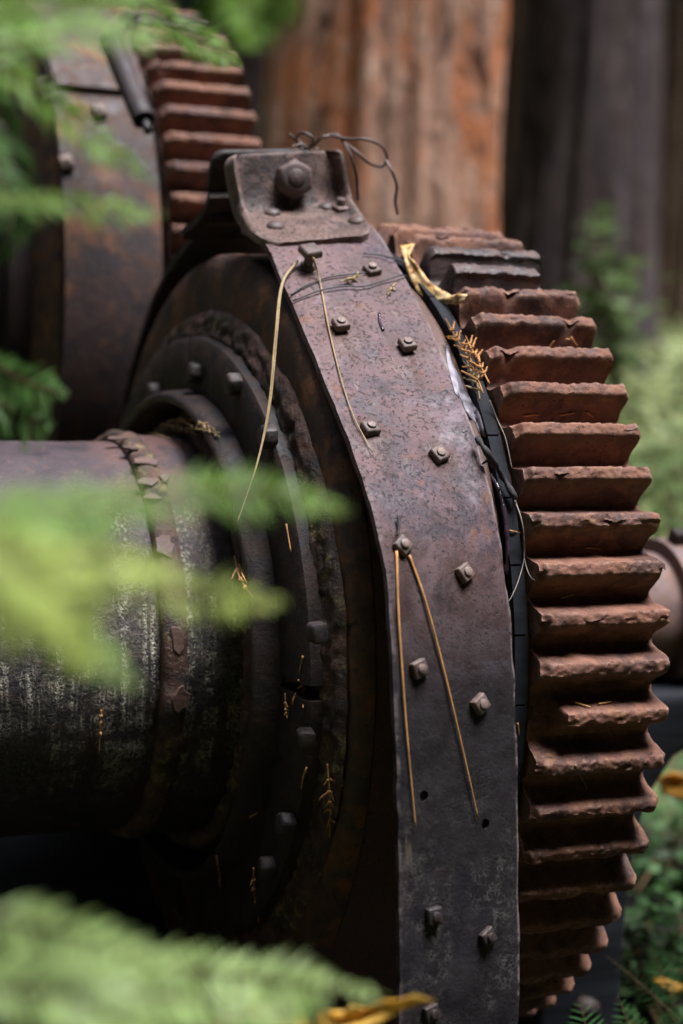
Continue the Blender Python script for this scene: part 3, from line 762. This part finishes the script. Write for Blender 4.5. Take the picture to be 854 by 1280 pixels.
# ---- shaft, collar and pedestal at the right
def make_shaft():
    t = thing('main_shaft', 'pale worn shaft end with collar right of the front gear', 'shaft', ax(.45, 0, -.11))
    lathe([(-.04, .02), (-.04, .062), (.9, .062), (.9, .02)], 48, nz=.0008).build('shaft_bar', 'bracket', t, auto=40)
    lathe([(.26, .05), (.26, .092), (.268, .100), (.60, .100), (.606, .094), (.606, .05)], 64, nz=.0015).build('collar', 'shaft', t, auto=40)
    lathe([(.36, .09), (.36, .122), (.41, .122), (.41, .09)], 64, nz=.0015).build('collar_ring', 'shaft', t, auto=40)
    p = onX(846, 668, .385); m = frame_on(Vector((.385, p.y, p.z-.02)), Vector((0, -.3, 1))); mb = MB(); prism(mb, m, 4, .018, .03, 0, PI/4)
    bevel_obj(mb.build('set_screw', 'darkiron', t), .002, 1)
make_shaft()
def make_pedestal():
    t = thing('bearing_pedestal', 'dark blue black iron pedestal behind the lower gear teeth', 'pedestal', Vector((.2, 0, 0)))
    O = [(.12, -.80), (.27, -.80), (.268, -.5), (.274, -.36), (.295, -.27), (.34, -.205), (.43, -.165), (.64, -.15), (.64, -.102), (.12, -.102)]
    mb = MB(); mb.grid([[ax(s_, y, z) for s_, z in O] for y in (-.13, .13)], closed_v=True, cap=True); bevel_obj(mb.build('casting', 'wood', t), .012, 3)
    mb = MB(); mb.tube([ax(.2, -.128, -.60), ax(.2, -.152, -.60)], .02, 6); mb.build('bolt_head', 'darkiron', t)
make_pedestal()
def beam(name, label, x0, x1, y0, y1, z0, z1):
    V = [Vector((x, y, z)) for x in (x0, x1) for y in (y0, y1) for z in (z0, z1)]
    o = obj(name, V, [(0, 1, 3, 2), (4, 5, 7, 6), (0, 1, 5, 4), (2, 3, 7, 6), (0, 2, 6, 4), (1, 3, 7, 5)], 'wood')
    bevel_obj(o, .02, 3); tag(o, label, 'beam')
beam('skid_timber', 'dark timber skid lying on the ground under the front drum', -1.9, -.62, -.16, .16, -.05, .16)
beam('skid_timber', 'dark timber skid lying on the ground under the rear drum', -1.9, -.62, 1.0, 1.3, -.05, .40)
beam('dark_screen', 'black panel added behind the front drum to block light and view', -2.2, .25, .38, .45, -.05, .60)  # made-up part, added to keep the space behind the drum black
bpy.context.view_layer.update()

# ================================================================== DEBRIS ON THE WINCH
def surf(pts, off=.003, n=None):
    out = []
    for x, y in pts:
        p, nn = hit(x, y); out.append(p+nn*off)
    return catmull(out, n) if n else out
def span(pts, d0, d1, n=24):
    m = len(pts)-1
    return catmull([at(x, y, d0+(d1-d0)*i/m) for i, (x, y) in enumerate(pts)], n)
def strand(name, label, cat, P, r, mat, group=None, n=6, taper=lambda t: 1-.55*t, twin=None):
    mb = MB(); mb.tube(P, r, n, taper)
    if twin is not None:
        Q = [p+RT*twin*math.sin(PI*min(1, i/len(P)*1.15))+UP*.0004 for i, p in enumerate(P)]; mb.tube(Q, r*.9, n, taper)
    return tag(mb.build(name, mat), label, cat, group)
GN = 'long dry pine needles on the winch'
deb = []       # built after every surface query so that needles do not land on each other
pA = [(372, 326), (352, 356), (344, 420), (336, 505), (321, 580), (296, 655)]
dA0 = depth_of(hit(372, 326)[0])-.012; dA1 = depth_of(hit(296, 655)[0])-.11
deb.append(lambda P=span(pA, dA0, dA1, 40): strand('pine_needle', 'long straw needle hanging from the standing bolt over the drum side', 'pine needle', P, .0017, 'straw', GN, twin=.0022))
deb.append(lambda P=surf([(390, 320), (399, 352), (410, 410), (424, 470), (440, 520), (464, 567)], .0035, 36): strand('pine_needle', 'pale straw needle lying on the band from bolt to upper nut', 'pine needle', P, .0014, 'straw', GN))
deb.append(lambda P=surf([(494, 690), (496, 760), (501, 840), (508, 930), (518, 1036)], .003, 36): strand('pine_needle', 'orange needle running straight down the band left edge', 'pine needle', P, .0018, 'needle', GN))
deb.append(lambda P=surf([(510, 695), (530, 752), (551, 830), (575, 930), (596, 1024)], .003, 36): strand('pine_needle', 'orange needle slanting down right across the band', 'pine needle', P, .0018, 'needle', GN))
deb.append(lambda P=surf([(495, 648), (496, 662), (498, 674)], .006, 8): strand('needle_sheath', 'dark needle sheath tip above the nut with orange needles', 'needle sheath', P, .0022, 'stick'))
GW = 'thin wires on the winch'
deb.append(lambda P=surf([(364, 371), (382, 359), (410, 349), (438, 345), (458, 343)], .003, 24): strand('wire_strand', 'thin black wire on the band left of the uppermost nut', 'wire', P, .0011, 'blackwire', GW, taper=None))
deb.append(lambda P=surf([(367, 379), (400, 366), (430, 361), (455, 361), (482, 353), (504, 347), (520, 356)], .004, 30): strand('wire_strand', 'thin black wire crossing the band below the uppermost nut', 'wire', P, .0011, 'blackwire', GW, taper=None))
deb.append(lambda P=surf([(454, 320), (474, 322), (492, 327), (506, 335), (514, 345)], .004, 24): strand('wire_strand', 'short black wire curling above the uppermost nut', 'wire', P, .0010, 'blackwire', GW, taper=None))
# rusty tie wire on top of the bracket
d0 = 2.37
def tie_wire():
    loops = [[(362, 168), (372, 176), (385, 184), (392, 174), (380, 166), (371, 172), (377, 186), (392, 182), (402, 172), (412, 170)],
             [(402, 172), (420, 168), (432, 182), (440, 198), (446, 220), (448, 250)],
             [(412, 169), (436, 174), (456, 174), (476, 182), (484, 197), (478, 208), (462, 204), (446, 190), (430, 178)],
             [(482, 200), (490, 214), (496, 232), (494, 252), (497, 268)],
             [(365, 184), (376, 181), (388, 188), (398, 186)]]
    t = thing('tie_wire', 'twisted rusty tie wire looping above the bracket', 'wire', at(400, 186, d0))
    for i, l in enumerate(loops):
        P = catmull([at(x, y, d0+.012*math.sin(k*1.3+i)+.02*(k/len(l))) for k, (x, y) in enumerate(l)], 50)
        mb = MB(); mb.tube(P, .0021, 7); mb.build('wire_turn', 'wire', t)
tie_wire()
# burnt stick and fibres in the gap
def gapd(x, y, off=.0): return min(depth_of(hit(x-18, y)[0]), depth_of(hit(x+22, y)[0]))+off
def stick():
    P = catmull([at(596, 547, gapd(596, 547, -.01)), at(612, 570, gapd(612, 570, -.012)), at(626, 592, gapd(626, 592, -.012)), at(645, 624, gapd(645, 624, -.005))], 14)
    mb = MB(); mb.tube(P, [.0034+.0030*abs(N(i*.9, 3, 1))+.0012*math.sin(i*2.1) for i in range(15)], 8)
    Q = P[6]; mb.tube([Q, Q-RT*.006+UP*.001, Q-RT*.013-UP*.004], [.0028, .0022, .001], 6)
    t = tag(mb.build('charred_stick', 'stick'), 'short charred stick wedged between band and gear', 'stick')
    return t
deb.append(stick)
GF = 'grey fibres in the gap'
def fib(label, pts, off, r=.0008):
    Q = [at(x, y, gapd(x, y, off)) for x, y in pts]
    deb.append(lambda P=catmull(Q, 30): strand('plant_fibre', label, 'fibre', P, r, 'fibre', GF))
fib('grey fibre hanging from the charred stick and curling left', [(642, 622), (652, 650), (656, 690), (650, 720), (640, 745), (632, 756)], .0)
fib('grey fibre falling along the gear edge below the stick', [(644, 624), (654, 660), (655, 695), (664, 722), (680, 726)], .004)
fib('grey fibre rising from the stick beside the gear teeth', [(612, 500), (622, 525), (632, 548), (640, 585)], .004)
# dry cedar sprigs
def sprig(label, P, L, mat, seed, name='cedar_sprig', group='dry cedar sprigs', k=7):
    rnd = random.Random(seed); mb = MB(); n = len(P)-1
    mb.tube(P, .0012, 5, lambda t: 1-.5*t)
    for i in range(1, k+1):
        q = P[int(n*(.1+.8*i/(k+1)))]; T = (P[-1]-P[0]).normalized(); V = (q-CAM).normalized(); S = T.cross(V).normalized()
        for s in (-1, 1):
            d = (T*rnd.uniform(.3, 1.2)+S*s*rnd.uniform(-.1, .9)+V*rnd.uniform(-.4, .2)).normalized(); l = L*(.3+.8*rnd.random())*(1-.5*i/k)
            R = [q+d*l*j/5 for j in range(6)]
            mb.tube([x+rv()*.0007 for x in R], [.0018*(1+.4*(j % 2))*(1-.12*j) for j in range(6)], 5)
    return tag(mb.build(name, mat), label, 'sprig', group)
def sprig_px(label, pts, L, seed, off=.006, mat='cedar', k=6, gap=False):
    Q = [at(x, y, gapd(x, y, -.012)) for x, y in pts] if gap else surf(pts, off)
    deb.append(lambda P=catmull(Q, 20), : sprig(label, P, L, mat, seed, k=k))
sprig_px('orange cedar sprig standing in the gap beside the upper teeth', [(604, 492), (590, 455), (572, 425), (557, 398)], .035, 1, gap=True, k=9)
sprig_px('orange cedar sprig crossing the gap sprig lower down', [(612, 480), (596, 448), (582, 420)], .028, 2, gap=True, k=7)
sprig_px('pale cedar sprig hanging from the gap below the yellow leaf', [(600, 500), (594, 470), (578, 450)], .022, 12, gap=True, k=5, mat='straw')
sprig_px('pale cedar sprig caught under wire left of uppermost nut', [(424, 356), (438, 352), (452, 348)], .016, 3, .005, 'straw', 4)
sprig_px('small pale cedar sprig right of the uppermost nut', [(494, 357), (488, 364), (484, 372)], .008, 4, .004, 'straw', 3)
sprig_px('forked dry sprig on the crusted drum below the seam top', [(298, 698), (306, 722), (316, 748)], .022, 5, .006, 'needle', 3)
sprig_px('dry sprig stuck on the flange above its lower bolt', [(413, 955), (416, 1000), (416, 1045)], .022, 6, .005, 'needle', 5)
sprig_px('dry sprig on the dark flange beside the notch', [(361, 866), (362, 885), (364, 898)], .012, 7, .005, 'needle', 3)
sprig_px('dry sprig right of the notch sprig on the flange', [(378, 850), (380, 866), (382, 884)], .012, 8, .005, 'needle', 3)
sprig_px('dry sprig low on the drum edge in shadow', [(322, 1085), (322, 1110), (323, 1148)], .012, 9, .005, 'needle', 3)
sprig_px('small dry sprig on the crusted drum in the middle left', [(126, 886), (125, 900), (123, 940)], .007, 10, .004, 'needle', 3)
for i, (a, b, c) in enumerate([((205, 532), (225, 536), (250, 545)), ((228, 525), (244, 532), (262, 541)), ((252, 530), (266, 540), (276, 552)), ((214, 528), (232, 528), (246, 532)), ((236, 538), (255, 540), (272, 546))]):
    sprig_px(['straw cedar litter on drum top, leftmost of the heap', 'straw cedar litter in the middle of the heap on drum top', 'straw cedar litter on drum top, rightmost of the heap', 'straw cedar litter at the back of the heap on drum top', 'straw cedar litter lowest in the heap on drum top'][i], [a, b, c], .014, 30+i, .006, 'straw', 5)
# short needle crumbs, each where the photograph shows one
CR = [((654, 519), (672, 517)), ((699, 518), (717, 515)), ((733, 514), (741, 521)), ((686, 433), (692, 425)), ((706, 424), (717, 424)), ((713, 421), (721, 432)), ((731, 684), (750, 687)),
      ((718, 957), (733, 986)), ((718, 880), (738, 886)), ((748, 882), (764, 879)), ((184, 540), (212, 551)), ((368, 880), (370, 868)), ((636, 664), (650, 667)), ((380, 820), (376, 842)), ((383, 958), (378, 985)),
      ((272, 1068), (277, 1110)), ((240, 1064), (252, 1064)), ((312, 1020), (322, 1014)), ((700, 748), (716, 743)), ((646, 903), (648, 918)), ((360, 655), (366, 690)), ((300, 705), (310, 730))]
CL = ['short needle crumb on the tooth facing the charred stick, left', 'short needle crumb in the middle of that same tooth by the stick', 'short needle crumb at the right on that tooth by the stick', 'slanting needle crumb on a high tooth under the dark inserts',
      'level needle crumb on the high tooth under the dark inserts', 'needle crumb crossing another on the high tooth', 'needle crumb under a tooth level with the hanging fibres', 'straw twig hanging over a tooth below the broken tooth', 'needle crumb on the broken tooth, left one',
      'needle crumb on the broken tooth, right one', 'straw crumb on the drum top left of the litter heap', 'tiny crumb on the flange above the bolt', 'small crumb bridging the gap at fibre height', 'crumb in the notch of the flange', 'crumb on the flange edge below its bolt',
      'thin crumb hanging low in the black shadow of drum', 'level crumb in the black shadow of the drum', 'pale crumb at the lower end of the lip', 'wood chip lying between two teeth at mid height', 'thin crumb on the friction blocks beside the band', 'pale crumb on the collar lip behind the green spray', 'crumb beside the forked sprig on the drum']
for (a, b), l in zip(CR, CL):
    P = surf([a, ((a[0]+b[0])/2, (a[1]+b[1])/2), b], .0022)
    deb.append(lambda P=P, l=l: strand('needle_crumb', l, 'needle', catmull(P, 6), .0015, 'needle' if 'straw' not in l else 'straw', 'needle crumbs on the winch', 5, lambda t: 1-.4*t))
# resin drip and peeled paint on the rim
def sheet(name, pts, mat, par, off=.001, th=.0008, base=None):
    V = []
    for x, y in pts:
        p, n = hit(x, y); V.append((p+n*(off), n))
    k = len(V); vv = [p for p, n in V]+[p-n*(th+.001) for p, n in V]
    o = obj(name, vv, [tuple(range(k)), tuple(range(k, 2*k))]+[(i, (i+1) % k, k+(i+1) % k, k+i) for i in range(k)], mat, smooth=False)
    sub(o, par)
PP = [(557, 432), (561, 438), (565, 455), (574, 471), (580, 488), (592, 503), (601, 520), (607, 546), (599, 541), (594, 528), (584, 519), (578, 503), (569, 492), (563, 470), (559, 452)]
deb.append(lambda: None)
def strip_sheet(name, pts, mat, par):
    k = len(pts); mid = k//2
    L = pts[:mid+1]; R = [pts[0]]+pts[:mid:-1]; n = 14
    Lc = catmull([Vector((x, y, 0)) for x, y in L], n); Rc = catmull([Vector((x, y, 0)) for x, y in R], n)
    G = []
    for a, b in zip(Lc, Rc):
        row = []
        for j in range(4):
            q = a.lerp(b, j/3); p, nn = hit(q.x+.8*N(q.x, q.y, j), q.y); row.append(p+nn*.0012)
        G.append(row)
    mb = MB(); mb.grid(G); o = mb.build(name, mat); sub(o, par)
    md = o.modifiers.new('thick', 'SOLIDIFY'); md.thickness = .001
strip_sheet('paint_patch', PP, 'paint', drum)
def resin():
    P = surf([(613, 592), (622, 608), (629, 632), (633, 660), (635, 690), (634, 718)], .0, 30)
    mb = MB(); mb.tube(P, [.0028+.0016*N(i*.5, 2, 2)+(.0018 if i > 27 else 0) for i in range(31)], 7); sub(mb.build('resin_drip', 'resin'), drum)
resin()
deb2 = surf([(474, 392), (475, 404), (479, 414)], .001, 8)
mb = MB(); mb.tube(deb2, [.002+.001*N(i, 4, 4) for i in range(9)], 6); mb.build('resin_drip', 'resin', band)

# yellow torn leaf on the gap
def torn_leaf():
    c = lambda x, y: (440+x/2.669, 240+y/2.669)
    A = [c(168, 178), c(172, 205), c(188, 250), c(205, 292), c(232, 335), c(270, 358), c(310, 366), c(345, 372), c(372, 366)]
    B = [c(203, 172), c(190, 212), c(212, 240), c(240, 285), c(272, 318), c(308, 338), c(330, 348), c(352, 344), c(383, 345)]
    dA = depth_of(hit(500, 330)[0])-.012; dB = depth_of(hit(592, 372)[0])-.01
    G = []
    n = 26
    a = catmull([Vector((*p, 0)) for p in A], n); b = catmull([Vector((*p, 0)) for p in B], n)
    for i in range(n+1):
        d = dA+(dB-dA)*i/n; row = []
        for j in range(7):
            v = j/6; q = a[i].lerp(b[i], -.2+1.4*v); row.append(at(q.x+.8*N(i*.7, j, 3), q.y+.8*N(i*.7, j, 9), d+.005*math.cos((v-.5)*2.4+i*.12)+.004*N(i*.3, v*3, 1)))
        G.append(row)
    mb = MB(); mb.grid(G); o = mb.build('torn_leaf', 'leafy'); md = o.modifiers.new('thick', 'SOLIDIFY'); md.thickness = .0007
    tag(o, 'curled torn yellow leaf between the band and the top teeth', 'leaf')
deb.append(torn_leaf)
for fn in deb: fn()

# ================================================================== PLANTS IN FRONT AND BESIDE
def needle_spray(label, pts, d0, d1, L, mat, seed, dens=.0028, wN=.0024, tilt=.5, side=None, group='blurred conifer sprays in front'):
    """flat two-ranked conifer spray along photo points; L = needle length in metres"""
    rnd = random.Random(seed); n = 60; m = len(pts)-1
    P = catmull([at(x, y, d0+(d1-d0)*i/m) for i, (x, y) in enumerate(pts)], n)
    t = thing('conifer_spray', label, 'conifer spray', P[0], group)
    mb = MB(); mb.tube(P, .0013, 5, lambda q: 1-.7*q); mb.build('stem', 'stem', t)
    fb = MB(); acc = 0
    roll = rnd.uniform(.55, .95)
    for i in range(n):
        seg = P[i+1]-P[i]; k = max(1, int(seg.length/dens+rnd.random())); T = seg.normalized(); V = FW
        S = T.cross(V).normalized(); S = -S if S.dot(UP) < 0 else S; S = (S*math.cos(roll)+V*math.sin(roll)).normalized(); nn = T.cross(S)
        u = i/n; prof = min(1, .45+2.2*u)*min(1, (1.02-u)*3.2)
        for j in range(k):
            q = P[i].lerp(P[i+1], rnd.random())
            for s in (-1, 1):
                if rnd.random() < .12 or N(i*.22, s*3, seed) > .32: continue
                d = (S*s*.8+T*rnd.uniform(.35, .75)+nn*rnd.gauss(0, .14)).normalized()
                leaf_quad(fb, q, d, (nn+rv()*.35).normalized(), L*prof*rnd.uniform(.6, 1.2), wN)
    fb.build('needles', mat, t, smooth=False)
SP = [
 # middle left
 ('lime spray in front of the drum, uppermost of the middle left bunch reaching furthest right', [(-60, 690), (80, 640), (220, 618), (330, 615), (440, 640)], .52, .60, .0125, 'frond'),
 ('lime spray in the middle left bunch running level over the drum', [(-60, 700), (60, 715), (180, 735), (280, 745), (356, 752)], .52, .60, .0125, 'frondy'),
 ('bright lime spray at the left edge over the drum', [(-70, 640), (0, 690), (70, 740), (120, 790)], .46, .48, .014, 'frondy'),
 ('pale spray tip of the middle left bunch drooping down right', [(-40, 720), (40, 765), (110, 805), (172, 858)], .50, .54, .010, 'frondp'),
 ('broad lime spray under the bright one at left edge', [(-60, 770), (10, 770), (70, 790), (125, 830)], .46, .5, .012, 'frondy'),
 ('lime spray low in the middle left bunch over the drum', [(-70, 700), (30, 690), (130, 700), (230, 712)], .5, .56, .013, 'frondy'),
 ('upper lime spray of the middle left bunch at the left edge', [(-70, 660), (20, 640), (110, 632), (200, 640)], .48, .52, .013, 'frond'),
 # top left
 ('green spray level across the top left corner', [(-60, 70), (30, 50), (120, 40), (210, 50)], .62, .66, .013, 'frond'),
 ('green spray rising along the top edge at upper left', [(-60, 40), (40, 10), (130, -10), (230, -20)], .6, .62, .013, 'frond'),
 ('green spray slanting down over the rear band nuts', [(-40, 60), (40, 110), (110, 165), (190, 225)], .66, .72, .012, 'frond'),
 ('green spray level in front of the rear band', [(-60, 255), (40, 250), (120, 258), (206, 268)], .62, .7, .012, 'frond'),
 ('dark green spray down the left edge beside rear band', [(-30, 60), (0, 140), (20, 210), (40, 290)], .75, .8, .014, 'frondd'),
 ('second dark green spray at the left edge above the level spray', [(-50, 110), (-10, 190), (10, 260), (10, 330)], .7, .7, .014, 'frondd'),
 ('green spray in front of the rear gear teeth at top', [(140, -30), (200, 20), (250, 50), (300, 80)], .8, .85, .013, 'frond'),
 ('bright green spray hanging from the top edge before the cinnamon trunk', [(300, -60), (305, -20), (310, 20), (318, 60)], .62, .62, .013, 'frond'),
 ('second bright spray hanging from the top edge before the cinnamon trunk', [(345, -60), (350, -25), (348, 5), (340, 32)], .6, .6, .012, 'frond'),
 ('green spray hanging from top edge above the rear gear', [(262, -60), (270, -30), (270, 0), (268, 28)], .64, .64, .012, 'frond'),
 ('dark green spray at the left edge just above the drum', [(-40, 440), (0, 460), (40, 480), (84, 492)], .78, .84, .016, 'frondd'),
 ('dark green spray touching the drum top at the left edge', [(-40, 500), (0, 505), (30, 520), (66, 530)], .78, .84, .016, 'frondd'),
 # bottom
 ('pale green spray along the bottom left corner, uppermost', [(-80, 1140), (20, 1150), (110, 1175), (220, 1215)], .5, .56, .013, 'frondp'),
 ('pale green spray low across the bottom middle', [(80, 1180), (200, 1205), (330, 1225), (480, 1245)], .54, .62, .0125, 'frondp'),
 ('pale spray low at the bottom left corner under the uppermost', [(-80, 1215), (10, 1235), (100, 1250), (190, 1300)], .5, .52, .016, 'frondp'),
 ('pale narrow spray between the bottom sprays pointing right', [(60, 1200), (160, 1235), (250, 1250), (360, 1262)], .52, .56, .012, 'frondp'),
 ('green spray at the bottom edge left of the yellow leaves', [(170, 1330), (250, 1290), (330, 1265), (400, 1250)], .58, .6, .013, 'frond'),
]
for i, (l_, p_, a_, b_, n_, m_) in enumerate(SP): needle_spray(l_, p_, a_*1.72, b_*1.72, n_*2.0, m_, seed=100+i, dens=.0085 if m_ == 'frondp' else .0066, wN=.0044)

def lobed_leaf(name, label, pts, d, mat, seed, dd=.02, cat='leaf', group=None):
    c = Vector((sum(p[0] for p in pts)/len(pts), sum(p[1] for p in pts)/len(pts), 0)); k = len(pts)
    rings = []
    for f in (1.0, .66, .33):
        rings.append([at(c.x+(x-c.x)*f, c.y+(y-c.y)*f, d+dd*(N(x*.012+seed, y*.012, f)+.5*(1-f))) for x, y in pts])
    mb = MB(); mb.grid(rings, closed_v=True); mb.v.append(at(c.x, c.y, d+dd*.5)); b = len(mb.v)-1
    for i in range(k): mb.f.append((2*k+i, 2*k+(i+1) % k, b))
    o = mb.build(name, mat); md = o.modifiers.new('thick', 'SOLIDIFY'); md.thickness = .0008
    return tag(o, label, cat, group)
lobed_leaf('maple_leaf', 'blurred golden leaf at the bottom edge pointing right', [(545, 1252), (520, 1243), (500, 1250), (478, 1250), (455, 1262), (440, 1255), (428, 1268), (400, 1264), (392, 1290), (420, 1300), (450, 1285), (480, 1275), (505, 1262), (525, 1256)], 1.45, 'leafg', 1)
lobed_leaf('maple_leaf', 'pale golden lobed leaf low in the bottom spray', [(372, 1248), (352, 1238), (335, 1250), (318, 1252), (304, 1268), (322, 1272), (330, 1290), (360, 1288), (385, 1290), (378, 1268), (390, 1258)], 1.1, 'leafg', 2)
lobed_leaf('maple_leaf', 'orange leaf just showing at the bottom edge', [(262, 1276), (276, 1268), (292, 1272), (300, 1290), (270, 1300)], 1.2, 'leafo', 3)
lobed_leaf('maple_leaf', 'blurred orange leaf on the plants right of the lower gear', [(822, 972), (840, 964), (870, 972), (880, 990), (850, 1000), (828, 992)], 3.1, 'leafo', 4)
lobed_leaf('maple_leaf', 'brown fallen leaf among the ferns at lower right', [(812, 1222), (830, 1222), (856, 1232), (850, 1246), (826, 1236)], 2.75, 'leafo', 5)

def fern_frond(label, pts, d0, d1, W, seed, mat='fern', npin=12):
    rnd = random.Random(seed); P = catmull([at(x, y, d0+(d1-d0)*i/(len(pts)-1)) for i, (x, y) in enumerate(pts)], 40)
    t = thing('fern_frond', label, 'fern frond', P[0], 'fern fronds at lower right')
    mb = MB(); mb.tube(P, .0014, 5, lambda q: 1-.75*q); mb.build('rachis', 'stem', t)
    fb = MB()
    for i in range(npin):
        u = .12+.86*i/npin; q = P[int(u*40)]; T = (P[min(40, int(u*40)+1)]-P[max(0, int(u*40)-1)]).normalized(); S = T.cross(FW+UP*.35).normalized(); nn = T.cross(S)
        L = W*math.sin(PI*(.28+.70*u))**.9
        for s in (-1, 1):
            D = (S*s+T*.55+nn*rnd.gauss(0, .1)).normalized(); m_ = 13
            for k in range(m_):
                v = (k+.5)/m_; b = q+D*L*v-UP*.1*L*v*v
                for z in (-1, 1):
                    e = (T*z*.9+D*.6).normalized(); leaf_quad(fb, b, e, (nn+rv()*.15).normalized(), L*.10*(1.15-v), L*.05)
            leaf_quad(fb, q, D, nn, L*1.02, L*.06)
    fb.build('pinnae', mat, t, smooth=False)
FE = [('bright fern frond standing at the bottom edge under the gear', [(760, 1370), (745, 1325), (733, 1285), (724, 1246)], 2.30, 2.32, .040),
      ('bright fern frond right beside the first at bottom edge', [(812, 1370), (800, 1325), (786, 1282), (772, 1244)], 2.34, 2.36, .036),
      ('arching fern frond reaching left in front of the pedestal', [(850, 1275), (825, 1252), (795, 1225), (758, 1195)], 2.5, 2.48, .026),
      ('upright fern frond beside the pedestal at right', [(845, 1260), (835, 1235), (825, 1210), (812, 1182)], 2.6, 2.6, .030),
      ('dark fern frond in the bottom right corner', [(872, 1330), (855, 1300), (842, 1275), (834, 1262)], 2.4, 2.4, .035),
      ('fern frond at the right edge above the corner', [(890, 1240), (872, 1225), (850, 1215), (828, 1212)], 2.7, 2.7, .035)]
for i, f_ in enumerate(FE): fern_frond(*f_, seed=300+i)
